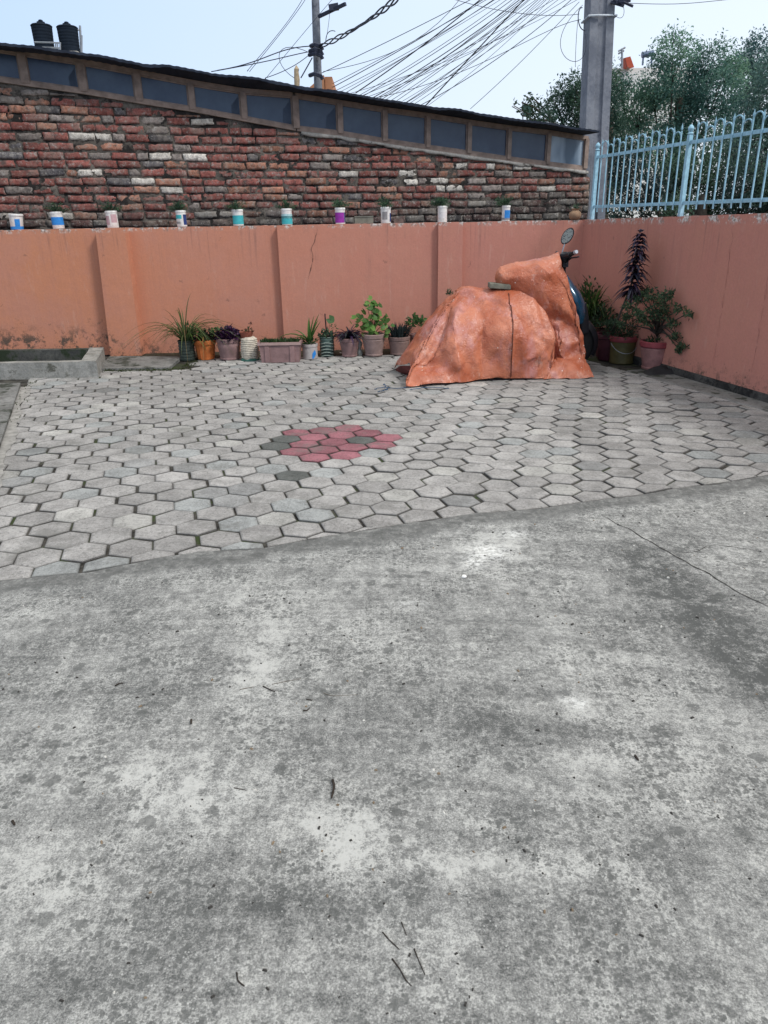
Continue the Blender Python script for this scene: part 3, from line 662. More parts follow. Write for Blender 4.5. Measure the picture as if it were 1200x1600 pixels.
for zz in (zr_, zb_):
    b = MB(); b.bar(fpt(p1-.02, zz+lin(TR if zz == zr_ else BR, p1)-lin(TR if zz == zr_ else BR, (p1+p2)/2)), fpt(T1, zz), .032, .012, SID) if False else b.bar(fpt(p1, zz), fpt(T1, zz), .030, .012, SID); b.build('rail', FEN, fence, col=False)
k = 0; t = p1
while t < T1:
    ispost = (k % 14 == 0)
    b = MB()
    if ispost:
        b.bar(fpt(t, rtop(t)), fpt(t, zr_+.06), .036, .036, SID); b.lathe([(.016, 0), (.027, .010), (.016, .022), (.022, .034), (.027, .05), (.021, .066), (.006, .082)], fpt(t, zr_+.06), 12)
        b.build('post', FEN, fence, col=False)
    else:
        zt2 = zt_+(.0 if k % 2 else -.015)
        b.bar(fpt(t, zb_-.055, .012), fpt(t, zt2-.05+.006*math.sin(k*2.3), .012), .012, .009, SID); pp = fpt(t, zt2-.05, .012); b.lathe([(.007, 0), (.011, .012), (.001, .055)], pp, 4)
        b.build('bar', FEN, fence, col=False)
        if (k+1) % 14 != 0 and k % 2 == 1:
            b = MB(); b.tube([fpt(t+dt/2*(1-math.cos(a)), zt2-.075+dt*.5*math.sin(a), .012) for a in np.linspace(0, math.pi, 9)], .006, 5); b.build('arch', FEN, fence, col=False)
        elif (k+1) % 14 != 0:
            b = MB(); b.tube([fpt(t+dt/2*(1-math.cos(a)), zt2-.10+dt*.5*math.sin(a), .012) for a in np.linspace(0, math.pi, 9)], .006, 5); b.build('arch', FEN, fence, col=False)
    k += 1; t += dt
# ------------------------------------------------------------------ utility poles
POLEM = mossy('pole_concrete', (.16, .175, .21), (.25, .265, .30), (.11, .12, .15), 3, .55)
pb = PY(922, 340, 11.9); ptp = PY(937, 0, 11.9); dz = (ptp-pb)/(ptp[2]-pb[2]); base = pb-dz*pb[2]; topp = base+dz*6.6
pole = thing('utility_pole', 'thick square concrete utility pole behind the corner of the walls', 'utility pole', base)
b = MB(); wp = 41*mpp(ptp); ww = wp
s_ = np.array([.96, -.28, 0]); dn = np.array([-.28, -.96, 0])
L = []
for z in np.linspace(0, 6.6, 25):
    c = base+dz*z; h = wp/2*(1.07-.02*z); q = .18*wp
    prof = [(-h, -h), (-q, -h), (-q*.8, -h*.82), (q*.8, -h*.82), (q, -h), (h, -h), (h, h), (-h, h)]
    L.append([b.V(c+np.array([x*.92-y*.0, y, 0])) for x, y in prof])
for A_, B_ in zip(L, L[1:]):
    for k in range(8): b.Fc((A_[k], A_[(k+1) % 8], B_[(k+1) % 8], B_[k]))
b.Fc(L[-1]); b.build('shaft', POLEM, pole, col=False)
DKM = simple('black_cable_sheath', (.028, .034, .06), .6, .2, 10, 0); GAL = simple('galvanised_steel', (.35, .38, .42), .5, .15, 20, .1, metal=.5)
z_ = PY(937, 24, 11.7)[2]; b = MB(); c = base+dz*z_; h = wp/2+.012
for (z0, z1) in ((z_, z_+.0),):
    b.tube([c+np.array([x, y, 0]) for x, y in ((-h, -h), (-.06, -h-.02), (h, -h), (h, h), (-h, h), (-h, -h))], .012, 5)
b.build('strap', simple('pale_strap', (.6, .65, .7), .6, .1, 10, 0), pole, col=False)
b = MB(); a0 = PY(960, 3, 11.7)
for q in range(5): b.bar(a0+np.array([-.05+q*.03, -.02*q, .03*math.sin(q*2)]), a0+np.array([.12+q*.04, -.05, -.06+.03*q]), .03, .03)
b.tube([PY(958, 2, 11.7), PY(975, 4, 11.6), PY(989, 10, 11.6)], .018, 5); b.build('bracket', DKM, pole, col=False)
Y2 = 21.; p2b = PY(497, 135, Y2); p2t = PY(491, -60, Y2); dz2 = (p2t-p2b)/(p2t[2]-p2b[2]); b2_ = p2b-dz2*p2b[2]
pole2 = thing('utility_pole', 'slim round utility pole rising behind the shed roof', 'utility pole', b2_)
b = MB(); r2 = 6.5*mpp(p2b); L2 = p2t[2]+.5
b.tube([b2_+dz2*z for z in np.linspace(0, L2, 8)], [r2*(1.15-.3*z/L2) for z in np.linspace(0, L2, 8)], 10); b.build('shaft', POLEM, pole2, smooth=True, col=False)
b = MB(); b.bar(PY(498, 26, Y2-.2), PY(540, 6, Y2-.6), .07, .07); b.bar(PY(514, 13, Y2-.4), PY(529, 10, Y2-.4), .13, .13); b.build('street_arm', DKM, pole2, col=False)
b = MB()
for yy in (72, 80, 86, 118): b = MB(); b.tube([PY(484+random.uniform(-2, 2), yy, Y2-.25), PY(492, yy-3, Y2-.4), PY(502, yy+1, Y2-.25), PY(504, yy+6, Y2-.25)], .05, 5); b.build('cable_clamp', DKM, pole2, col=False)
# ------------------------------------------------------------------ overhead cables
def cable(pts, Y0, Y1, wpx, label, name='overhead_cable', group='cables strung between the two poles', sag=.0, n=14):
    P = np.array(pts, float); ts = np.linspace(0, 1, len(P)); b = MB(); q = []
    tt = np.linspace(0, 1, n)
    if len(P) == 2: xs_ = P[0, 0]+(P[1, 0]-P[0, 0])*tt; ys_ = P[0, 1]+(P[1, 1]-P[0, 1])*tt
    else:
        cx = np.polyfit(ts, P[:, 0], min(len(P)-1, 3)); cy = np.polyfit(ts, P[:, 1], min(len(P)-1, 3)); xs_ = np.polyval(cx, tt); ys_ = np.polyval(cy, tt)
    for t, x, y in zip(tt, xs_, ys_):
        p = PY(x, y, Y0+(Y1-Y0)*t); p = p.copy(); p[2] -= sag*4*t*(1-t); q.append(p)
    rad = [.43*wpx*mpp(p) for p in q]; b.tube(q, rad, 5)
    o = b.build(name, DKM, None, smooth=True, col=False); return tag(o, label, 'cable', group)
FAN = 'thin black cable in the dense fan slanting from the pole down behind the roof'
GF = 'thin cables of the fan'
fan = [(713, 500, 113, 1.2), (728, 513, 138, 1.4), (738, 521, 128, 1.0), (746, 530, 137, 1.0), (752, 543, 142, 1.2), (768, 566, 145, 1.0), (778, 572, 146, 1.2), (790, 585, 150, 1.6), (797, 590, 151, 1.2), (800, 600, 152, 1.2), (806, 611, 156, 1.0), (812, 618, 158, 1.0), (822, 633, 160, 1.2), (828, 641, 160, .9), (838, 650, 160, .9), (850, 560, 149, .9), (862, 640, 156, .9), (872, 575, 148, .9), (884, 652, 165, 1.3), (896, 548, 142, .8), (760, 535, 140, .8), (785, 606, 153, .8), (818, 596, 150, .9), (833, 625, 159, .8), (845, 668, 165, .8)]
for k, (x0, xe, ye, wd) in enumerate(fan):
    xs0 = 912; sl_ = (ye)/(xe-x0); ys0 = sl_*(xs0-x0)*.92
    cable([(xs0, ys0), ((xs0+xe)/2, (ys0+ye)/2+10+random.uniform(-4, 5)), (xe-8, ye+6)], 11.7, 24, wd, FAN, group=GF, n=20)
cable([(912, -150), (740, 8), (556, 145)], 11.7, 24, 2.0, 'thick black cable at the left of the fan bending down to the roof', n=20)
cable([(912, -100), (790, 30), (664, 166)], 11.7, 24, 2.2, 'thickest black cable steeply crossing the fan down to the middle of the roof', n=20)
cable([(905, 3), (850, 60), (800, 110), (735, 170)], 11.7, 20, 1.0, 'lone thin cable right of the fan coming down near the right of the roof')
cable([(905, 22), (850, 24), (780, 16), (700, -4)], 11.7, 20, 1.0, 'thin nearly level cable crossing above the fan to the square pole')
cable([(908, 30), (850, 52), (790, 80), (690, 125), (585, 153)], 11.7, 24, 1.0, 'low flat cable leaving the square pole below its strap')
GL = 'cable loops hanging by the square pole'
cable([(910, 10), (880, 45), (877, 85), (895, 102), (912, 80), (914, 55)], 11.6, 11.6, 1.0, 'long thin loop of spare cable hanging left of the square pole', 'cable_loop', GL, n=24)
cable([(910, 12), (904, 20), (905, 38), (915, 48)], 11.6, 11.6, 1.8, 'short thick loop of black cable tight against the square pole', 'cable_loop', GL, n=16)
cable([(903, 30), (900, 70), (899, 105)], 11.6, 11.6, .9, 'thin cable end hanging straight down beside the square pole', 'cable_loop', GL)
cable([(958, 22), (972, 27), (975, 15), (970, 5)], 11.6, 11.6, .9, 'small thin cable loop at the right of the square pole', 'cable_loop', GL)
cable([(985, 5), (1060, 6), (1130, 0), (1260, -14)], 11.7, 14, 1.0, 'thin level cable leaving to the right from the square pole')
GP = 'cables at the slim round pole'
for pts, wd, lb in (([(487, 72), (440, 80), (400, 95), (340, 110)], 1.8, 'thick cable sagging left from the slim pole, upper one'), ([(487, 80), (450, 88), (410, 97), (330, 112)], 1.6, 'thick cable sagging left from the slim pole, lower one'), ([(487, 82), (455, 105), (414, 122)], 1.3, 'cable dropping steeply left from the slim pole to the roof'), ([(473, -2), (437, 50), (398, 97), (388, 110)], 1.0, 'left of two parallel thin cables slanting left of the slim pole'), ([(478, -2), (440, 50), (402, 97), (391, 111)], 1.0, 'right of two parallel thin cables slanting left of the slim pole'), ([(522, -4), (480, 45), (430, 105), (415, 122)], .9, 'thin cable crossing behind the slim pole from upper right to the roof'), ([(487, 84), (445, 75), (437, 95), (460, 122)], 1.1, 'curled cable loop left of the slim pole'), ([(488, 90), (478, 108), (470, 122)], 2.2, 'thick tangled drop cable beside the slim pole'), ([(516, 12), (513, 40), (509, 64)], .8, 'thin wire hanging from the street arm'), ([(509, 64), (512, 52), (518, 48), (524, 49)], 1.4, 'short curled cable end right of the slim pole'), ([(505, 112), (560, 100), (640, 68), (720, -3)], 1.0, 'thin cable rising right from the foot of the slim pole')):
    cable(pts, 20.7, 20.7, wd, lb, group=GP)
b = MB()
for ph in (0, 2.1, 4.2):
    q = []
    for t in np.linspace(0, 1, 60):
        x = 500+122*t; y = 72-48*t-28*t*t; p = PY(x, y, 20.7-6*t); q.append(p+np.array([0, math.cos(t*16+ph), math.sin(t*16+ph)])*(.035+.02*math.sin(t*9)))
    b.tube(q, .015, 5)
tag(b.build('overhead_cable', DKM, None, smooth=True, col=False), 'twisted bundle of thick cables rising right from the slim pole', 'cable', GP)
# ------------------------------------------------------------------ things beyond the shed
FARW = simple('far_plaster', (.45, .42, .38), .9, .1, 2, 0); TANKM = simple('tank_plastic', (.012, .018, .028), .85, .15, 6, 0, spec=.08)
YT = 34.
def fx(x, y, Y=YT): return PY(x, y, Y)
h1 = thing('far_house', 'flat roofed house hidden behind the shed that carries the black tanks', 'house', fx(90, 400, YT+3)*[1, 1, 0])
c = fx(92, 85, YT); b = MB(); b.box((c[0], YT+.7, c[2]/2), (74*mpp(c), 2.6, c[2])); b.build('wall', FARW, h1, col=False)
b = MB(); m1 = mpp(c)
for x in (87, 90, 94): b.tube([fx(x, 66, YT-.6), fx(x, 84, YT-.6)], .03, 5)
b.tube([fx(54, 66, YT-.6), fx(94, 67, YT-.6)], .03, 5); b.tube([fx(54, 74, YT-.6), fx(94, 75, YT-.6)], .03, 5); b.build('railing', GAL, h1, col=False)
for (x, w_, yt, lb) in ((70.5, 31, 49, 'black ribbed water tank on the far roof, left one'), (110, 31, 51, 'black ribbed water tank on the far roof, right one beside the aerial')):
    Pt = fx(x, 78); mp = mpp(Pt); r = w_*mp/2; H = (80-yt)*mp*1.0; tk = thing('water_tank', lb, 'water tank', (Pt[0], YT, Pt[2]), 'black roof tanks')
    prof = [(r*.95, -.3)]
    for q in range(7):
        z0 = H*(q/7); prof += [(r*(.92+.012*q), z0+H*.02), (r*(.92+.012*q), z0+H*.125), (r*(.91+.012*q), z0+H*.132)]
    prof += [(r*1.03, H*1.0), (r*1.03, H*1.03), (r*.9, H*1.08), (r*.4, H*1.14), (r*.38, H*1.2)]
    b = MB(); b.lathe(prof, (Pt[0], YT, Pt[2]), 24); b.build('body', TANKM, tk, smooth=True, auto=R(50), col=False)
    b = MB(); b.lathe([(r*.22, H*1.2), (r*.22, H*1.27), (r*.1, H*1.3)], (Pt[0], YT, Pt[2]), 12); b.build('lid', TANKM, tk, col=False)
b = MB(); b.tube([fx(127, 82, YT), fx(125, 40, YT)], .045, 5); b.tube([fx(122, 46, YT), fx(127, 50, YT)], .03, 4); b.tube([fx(128, 55, YT), fx(128, 82, YT)], .03, 4)
tag(b.build('roof_aerial', GAL, None, col=False), 'thin metal aerial standing right of the black tanks', 'aerial')
pw = PY(463, 112, 12.6); b = MB(); mp = mpp(pw)
b.tube([PY(464, 140, 12.6), PY(464, 124, 12.6), PY(463, 112, 12.6), PY(463.5, 108, 12.6), PY(463, 102, 12.6)], [4*mp, 4.5*mp, 3.6*mp, 4*mp, .6*mp], 8); tag(b.build('wooden_post', simple('old_wood', (.38, .30, .20), .9, .3, 20), None, col=False), 'pointed weathered wooden post end sticking up behind the roof', 'post')
pk = PY(497, 130, 23.5); b = MB(); mp = mpp(pk); hz_ = PY(506, 118, 23.5)[2]
h2 = thing('far_house', 'orange gabled house peeping over the roof behind the slim pole', 'house', (pk[0], 25, 0))
b.box((pk[0]+.1, 25, (hz_-.5)/2), (1.6, 3, hz_-.5)); b.build('wall', simple('orange_plaster', (.45, .22, .12), .9, .15, 3, 0), h2, col=False)
b = MB(); xr = PY(506, 118, 23.4)[0]; b.poly([(xr-.7, 23.4, hz_-.5), (xr, 23.4, hz_-.5), (xr, 23.4, hz_)]); b.poly([(xr-.7, 26.6, hz_-.5), (xr, 26.6, hz_-.5), (xr, 26.6, hz_)][::-1]); b.poly([(xr-.7, 23.4, hz_-.5), (xr, 23.4, hz_), (xr, 26.6, hz_), (xr-.7, 26.6, hz_-.5)]); b.poly([(xr, 23.4, hz_-.5), (xr, 26.6, hz_-.5), (xr, 26.6, hz_), (xr, 23.4, hz_)]); b.box((xr+.12, 25, hz_-.28), (.2, 3, .5)); b.build('roof', simple('orange_tile', (.42, .2, .11), .9, .15, 3, 0), h2, col=False)
# house behind the trees: red roof panel, white parapet, solar heater
YH = 30.; h3 = thing('far_house', 'white house with a red roof corner and parapet showing through the trees', 'house', (*PY(990, 300, YH+2)[:2], 0))
c = PY(995, 102, YH); b = MB(); b.box((c[0]+.7, YH+2.5, (c[2])/2), (3.2, 4, c[2])); b.build('wall', simple('white_wall', (.75, .75, .73), .9, .06, 2, 0), h3, col=False)
b = MB(); q = [PY(977, 90, YH), PY(985, 88, YH), PY(991, 105, YH), PY(981, 106, YH)]; q2 = [p+np.array([0, .6, .05]) for p in q]
i_ = [b.V(p) for p in q+q2]; b.Fc(i_[:4]); b.Fc(i_[7:3:-1]); [b.Fc((i_[k], i_[k+4], i_[(k+1) % 4+4], i_[(k+1) % 4])) for k in range(4)]; b.build('roof', simple('red_roof', (.45, .09, .05), .8, .1, 3, 0), h3, col=False)
b = MB(); b.tube([PY(1003, 86, YH), PY(1021, 83, YH)], 4.2*mpp(c), 12); b.bar(PY(1005, 90, YH), PY(1004, 102, YH), .05, .05); b.bar(PY(1018, 88, YH), PY(1018, 102, YH), .05, .05)
tag(b.build('solar_heater', simple('grey_tank', (.12, .16, .24), .4, .1, 5, 0, metal=.3), None, smooth=True, auto=R(40), col=False), 'grey cylinder of a solar water heater on the far white house', 'water heater')
b = MB(); b.tube([PY(972, 76, YH), PY(972, 106, YH)], .04, 4); b.tube([PY(966, 80, YH), PY(977, 74, YH)], .03, 4); b.tube([PY(966, 84, YH), PY(975, 79, YH)], .03, 4)
tag(b.build('roof_aerial', GAL, None, col=False), 'small television aerial beside the red roof corner', 'aerial')
YK = 40.; h4 = thing('far_house', 'low distant building behind the right end of the shed roof', 'house', (*PY(822, 300, YK+2)[:2], 0))
c = PY(818, 186, YK); b = MB(); b.box((c[0]-.3, YK+2, c[2]/2), (2.2, 3.5, c[2])); b.build('wall', FARW, h4, col=False)
b = MB(); [b.tube([PY(x, 158, YK-.2), PY(x, 187, YK-.2)], .03, 4) for x in (817, 829)]; b.tube([PY(800, 166, YK-.2), PY(818, 176, YK-.2)], .03, 4); b.build('frame', GAL, h4, col=False)
b = MB(); b.box(PY(823, 173, YK), (11*mpp(c), .5, 15*mpp(c))); b.box(PY(823, 165, YK), (12.5*mpp(c), .56, 1.5*mpp(c))); tag(b.build('roof_box', simple('dark_green_box', (.03, .07, .06), .7, .1, 5, 0), None, col=False), 'small dark green square tank on the distant roof beside the leafy branch', 'tank')
# ------------------------------------------------------------------ trees
BARK = simple('bark', (.07, .06, .05), .95, .3, 15, .5)
def tree(name, label, clumps, Y, cols, leafL, dens, trunk, shell=.75, seed=1, cat='tree', group='trees beyond the fence', spread=.8):
    rg = np.random.default_rng(seed); cs = []
    for x, y, r in clumps:
        Yc = Y+rg.uniform(-spread, spread); p = PY(x, y, Yc); cs.append((p, r*mpp(p)))
    bx, by = trunk; bp = PY(bx, by, Y); base_ = np.array([bp[0], Y, 0.])
    t = thing(name, label, cat, base_, group)
    tb = MB(); cz = np.mean([c[0][2] for c in cs]); topz = max(1.2, cz)
    path = [base_+np.array([.08*nz(z, 1.1, seed), .08*nz(z, 7, seed), 0])*z+np.array([0, 0, z]) for z in np.linspace(0, topz, 7)]
    tb.tube(path, list(np.linspace(.15, .07, 7)), 8)
    for p, r in cs:
        s0 = path[int(rg.integers(2, 6))]; md = (s0+p)/2+np.array([0, 0, -.15*np.linalg.norm(p-s0)]); tb.tube([s0, md*.5+s0*.5, md, (md+p)/2+np.array([0, 0, .05]), p], [.035, .03, .022, .014, .006], 5)
        for q in range(5):
            d = rg.normal(size=3); d /= np.linalg.norm(d); tb.tube([p*.7+md*.3, p+d*r*.4, p+d*r*.85], [.008, .006, .003], 4)
    tb.build('trunk', BARK, t, smooth=True, col=False)
    lb = MB()
    for p, r in cs:
        tw = int(dens*r*r*75)
        for q in range(tw):
            d = rg.normal(size=3); d /= np.linalg.norm(d); rad = r*(rg.uniform(.15, 1)**.45)*(1+.22*nz(*(p+d*1.7)*1.5))
            c = p+d*rad*np.array([1, 1, .92]); g = nz(*(c*1.1+seed)); g2 = nz(*(c*3.1+seed))
            if g2 < -.30: continue
            ci = cols[min(len(cols)-1, max(0, int((g+.5)*len(cols)+rg.normal()*.5)))]; tint = rg.uniform(.75, 1.25)
            ax_ = d*.6+rg.normal(size=3)*.5+np.array([0, 0, -.1])
            for l in range(6):
                lb.cur = tuple(np.array(ci)*tint*rg.uniform(.8, 1.2)); o = c+rg.normal(size=3)*leafL*1.0
                lb.leaf(o, ax_+rg.normal(size=3)*.7, leafL*rg.uniform(.7, 1.3), leafL*.42*rg.uniform(.8, 1.2), rg.normal(size=3)*.6+np.array([0, 0, 1]))
    lb.build('crown', LEAF, t)
    return t
C1 = [(.05, .125, .115), (.085, .185, .16), (.13, .25, .195), (.18, .32, .23)]  # blue in the far trees' leaf colours stands in for haze
tree('broadleaf_tree', 'large bushy tree right of the square pole rising highest above the fence', [(1052, 85, 36), (1020, 138, 34), (1075, 125, 45), (1108, 98, 36), (1120, 145, 42), (990, 165, 42), (1045, 175, 50), (1100, 195, 48), (975, 215, 40), (1035, 235, 48), (965, 128, 20), (1145, 110, 22)], 15.5, C1, .062, 26, (1045, 330), seed=3)
tree('broadleaf_tree', 'haze-tinted dense tree at the far right edge behind the fence', [(1178, 88, 34), (1165, 130, 38), (1200, 160, 50), (1160, 185, 38), (1225, 110, 45), (1190, 230, 52), (1240, 200, 60), (1150, 240, 36)], 17.5, [(.06, .13, .14), (.10, .19, .185), (.15, .26, .23)], .07, 22, (1195, 330), seed=5)
tree('broadleaf_tree', 'smaller dark tree partly hidden behind the square pole', [(893, 140, 24), (872, 168, 22), (903, 175, 30), (940, 165, 34), (950, 215, 36), (925, 132, 22), (858, 183, 13), (945, 120, 22), (955, 270, 36), (905, 150, 22)], 14.5, [(.035, .08, .065), (.055, .11, .08), (.08, .15, .10)], .058, 30, (940, 330), seed=7)
tree('broadleaf_tree', 'low dark hedge-like tree filling the space behind the fence bars', [(975, 265, 30), (1010, 300, 30), (965, 310, 28), (1045, 290, 36), (1080, 270, 38), (1090, 312, 30), (1120, 300, 36), (1130, 255, 36), (1160, 290, 40), (1195, 280, 44), (1180, 320, 36), (1230, 300, 44), (1060, 325, 24), (1000, 330, 20), (1140, 330, 24), (1215, 332, 30), (950, 335, 20), (1100, 335, 22)], 12.6, [(.022, .045, .05), (.035, .07, .068), (.05, .095, .08), (.07, .13, .09)], .06, 28, (1090, 345), seed=9, spread=.5)
# airy far branch left of the pole
br = thing('sparse_tree', 'sparse leafy branches sticking out over the shed roof left of the dark tree', 'tree', (*PY(862, 200, 19)[:2], 0))
b = MB(); lb = MB(); b0 = PY(866, 192, 19.); b.tube([(b0[0], 19, 0), (b0[0], 19, b0[2])], [.1, .05], 6)
for pts in ([(866, 192), (850, 170), (835, 155), (822, 152)], [(866, 192), (845, 178), (825, 178), (803, 165)], [(860, 185), (855, 165), (860, 153), (870, 150)], [(850, 180), (835, 168), (815, 160)], [(856, 188), (835, 188), (818, 180)]):
    q = [PY(x, y, 19.) for x, y in pts]; b.tube(q, [.03, .02, .015, .008][:len(q)], 4)
    for k in range(46):
        t = rng.uniform(.3, 1); i = min(len(q)-2, int(t*(len(q)-1))); f = t*(len(q)-1)-i; p = q[i]*(1-f)+q[i+1]*f+rng.normal(size=3)*.06
        lb.cur = tuple(np.array((.05, .09, .06))*rng.uniform(.7, 1.3)); lb.leaf(p, rng.normal(size=3), .10, .05)
b.build('trunk', BARK, br, col=False); lb.build('crown', LEAF, br)
# ------------------------------------------------------------------ cans on the wall
def mk_label_mat(name, base, spots, sc=60, th=.55):
    m = Mt(name, .45, .4); c = m.mix(m.rng(m.noise(sc, 3, .6), th, th+.03), base, spots); c = m.mix(m.rng(m.noise(9, 5, .7), .5, .75, 0, .35), c, (.35, .33, .3)); m.base(c); return m.m
CANW = mk_label_mat('can_white', (.72, .71, .69), (.62, .60, .58), 30)
def fern(b, c, r, h, n, cols, L=.05, W=.012):
    for k in range(n):
        a = rng.uniform(0, 2*math.pi); e = rng.uniform(.2, 1.4); d = np.array([math.cos(a)*math.cos(e), math.sin(a)*math.cos(e), math.sin(e)])
        b.cur = tuple(np.array(cols[int(rng.integers(len(cols)))])*rng.uniform(.7, 1.3)); l = h*rng.uniform(.5, 1.1)
        p0 = np.array(c)+np.array([d[0], d[1], 0])*r*.3; p1 = p0+d*l*.6*np.array([1, 1, 1]); p2_ = p0+d*l*np.array([1.15, 1.15, .9])
        b.tube([p0, p1, p2_], [.0015, .0012, .0006], 3, cap=False)
        for q in range(6):
            t = rng.uniform(.3, 1); p = p0+(p2_-p0)*t; b.leaf(p, d+rng.normal(size=3)*.8, L*rng.uniform(.6, 1.2), W)
GR = [(.05, .10, .06), (.07, .14, .08), (.035, .07, .05)]
BLU, TEAL, PURP, DBL, PKM, GRY = [simple('print_'+n_, c, .45, .15, 30, 0) for n_, c in (('blue', (.03, .22, .60)), ('teal', (.05, .38, .42)), ('purple', (.25, .03, .30)), ('navy', (.02, .04, .15)), ('marble', (.45, .30, .32)), ('grey', (.25, .24, .24)))]
YW = wall_y(0)+.02
cans = [(27, 357, 19, 22, 'band', [(BLU, .0, .22, 0, 1), (BLU, .2, .75, .55, .8)], 'white tub with a blue boot shaped mark, empty, leftmost on the wall', 0, 1.12, -.06),
        (92, 356, 18, 24, 'x', [(BLU, .25, .78, 0, 1)], 'white tin with a bright blue band and a small fern on the left wall', 1, 1.0, 0.03),
        (177, 355, 18, 24, 'x', [(PKM, .2, .8, .05, .45), (PKM, .35, .9, .55, .9)], 'pinkish marbled white tin with fern above the leaning pilaster', 1, 1.0, .02),
        (285, 355, 16, 23, 'x', [(DBL, .12, .85, .70, 1.), (TEAL, .55, .82, .1, .6), (GRY, .2, .35, .1, .5)], 'white tin with a navy patch on its right side and a drooping fern', 2, 1.0, .02),
        (373, 354, 17, 23, 'x', [(TEAL, .1, .72, 0, 1)], 'white tin with a strong teal band and bushy fern', 1, 1., .0),
        (449, 353, 17, 23, 'x', [(TEAL, .05, .62, 0, 1), (simple('print_pale', (.35, .55, .58), .5, .2, 40, 0), .45, .75, 0, 1)], 'white tin with a pale washed teal band right of the middle step in the wall', 1, 1., 0),
        (532, 352, 16, 23, 'x', [(PURP, .08, .80, 0, .8), (DBL, .1, .8, .82, 1)], 'white topped tin with a vivid purple label', 1, 1., 0),
        (603, 349, 16, 23, 'x', [(GRY, .25, .8, .25, .6), (DBL, .1, .7, .78, .95)], 'white tin with a small brown and black picture next to the long grey trough', 1, 1., 0),
        (691, 348, 15, 23, 'x', [(simple('print_faint', (.62, .60, .60), .5, .1, 40, 0), .3, .7, .2, .8)], 'plain off-white tin standing above the right pilaster', 2, 1., 0),
        (790, 345, 13, 22, 'x', [(BLU, .2, .8, .35, .9), (GRY, .1, .25, .0, 1)], 'narrow white tin with blue and white print, last tin before the corner', 2, 1., 0)]
for (x, y, wpx, hpx, _, prints, lb, pl, flare, tilt) in cans:
    P0 = PY(x, y, YW); zt = WH+.004; P0[2] = zt; mp = mpp(P0); r = wpx*mp/2; h = hpx*mp*1.02
    t = thing('tin_planter', lb, 'tin', P0, 'tins standing along the top of the wall')
    ax = ((1, 0, tilt), (0, 1, 0), (-tilt, 0, 1))
    b = MB(); fl_ = flare; prof = [(r*.93, 0), (r*.96, h*.02), (r*(.96+(fl_-1)*.8), h*.88), (r*1.03*fl_, h*.885), (r*1.03*fl_, h*.97), (r*.97*fl_, h), (r*.9*fl_, h*.99), (r*.88*fl_, h*.9), (.01, h*.9)]
    b.lathe(prof, P0, 24, ax=ax); b.build('can', CANW, t, smooth=True, auto=R(35), col=False)
    for (m_, z0, z1, a0, a1) in prints:
        b = MB(); n = max(3, int(16*(a1-a0))); ids = []
        for k in range(n+1):
            an = math.pi+(a0+(a1-a0)*k/n)*math.pi if not (a0 == 0 and a1 == 1) else math.pi*(.9)+k/n*math.pi*1.2
            for zz in (z0, z1):
                rr_ = r*(.96+(fl_-1)*.8*zz)*1.015; ids.append(b.V(P0+np.array([math.cos(an)*rr_, math.sin(an)*rr_, 0])+np.array(ax[2])*zz*h*.88))
        for k in range(n): b.Fc((ids[2*k], ids[2*k+2], ids[2*k+3], ids[2*k+1]))
        b.build('label', m_, t, smooth=True, col=False)
    if pl:
        b = MB(); c = P0+np.array([0 if pl == 1 else -r*.5, 0, h]); fern(b, c, r*1.0, h*.62, 46 if pl == 1 else 60, GR, .035, .009)
        b.build('fern', LEAF, t)
    b = MB(); b.lathe([(r*.9, h*.9), (r*.86, h*.93), (.01, h*.94)], P0, 14, ax=ax, wob=.1); b.build('soil', PASTE, t, col=False)
P0 = PY(569, 349, YW); P0[2] = WH+.004; mp = mpp(P0); t = thing('trough', 'low grey-green rectangular trough between the purple tin and the picture tin', 'trough', P0)
b = MB(); W_, H_ = 29*mp, 9.5*mp; b.box(P0+np.array([0, 0, H_/2]), (W_, .1, H_)); b.box(P0+np.array([0, 0, H_+.004]), (W_*1.02, .11, .012)); b.build('trough_body', simple('grey_green_plaster', (.17, .17, .14), .9, .25, 20, .4), t, col=False)
P0 = PY(619, 347, YW); P0[2] = WH+.004; b = MB(); b.box(P0+np.array([.03, .05, .022]), (.11, .07, .045), None, .9); tag(b.build('brick_piece', simple('brick_bit', (.12, .09, .08), .95, .3, 30, .5), None, col=False), 'small dark broken brick lying right of the picture tin on the wall', 'brick')
P0 = PY(898, 341, 8.80); P0[2] = WH+.004; mp = mpp(P0); r = 9.5*mp; t = thing('clay_pot', 'small round bellied clay pot on the wall beside the fence corner', 'pot', P0)
b = MB(); b.lathe([(r*.5, 0), (r*.85, r*.25), (r, r*.7), (r*.9, r*1.15), (r*.5, r*1.45), (r*.5, r*1.55), (r*.68, r*1.68), (r*.62, r*1.72), (r*.42, r*1.5), (.005, r*1.4)], P0, 22); b.build('pot', simple('clay', (.30, .19, .12), .85, .2, 14, .2), t, smooth=True, auto=R(50), col=False)
b = MB(); fern(b, P0+np.array([0, 0, r*1.5]), r*.3, r*1.1, 14, GR, .03, .008); b.build('sprig', LEAF, t)
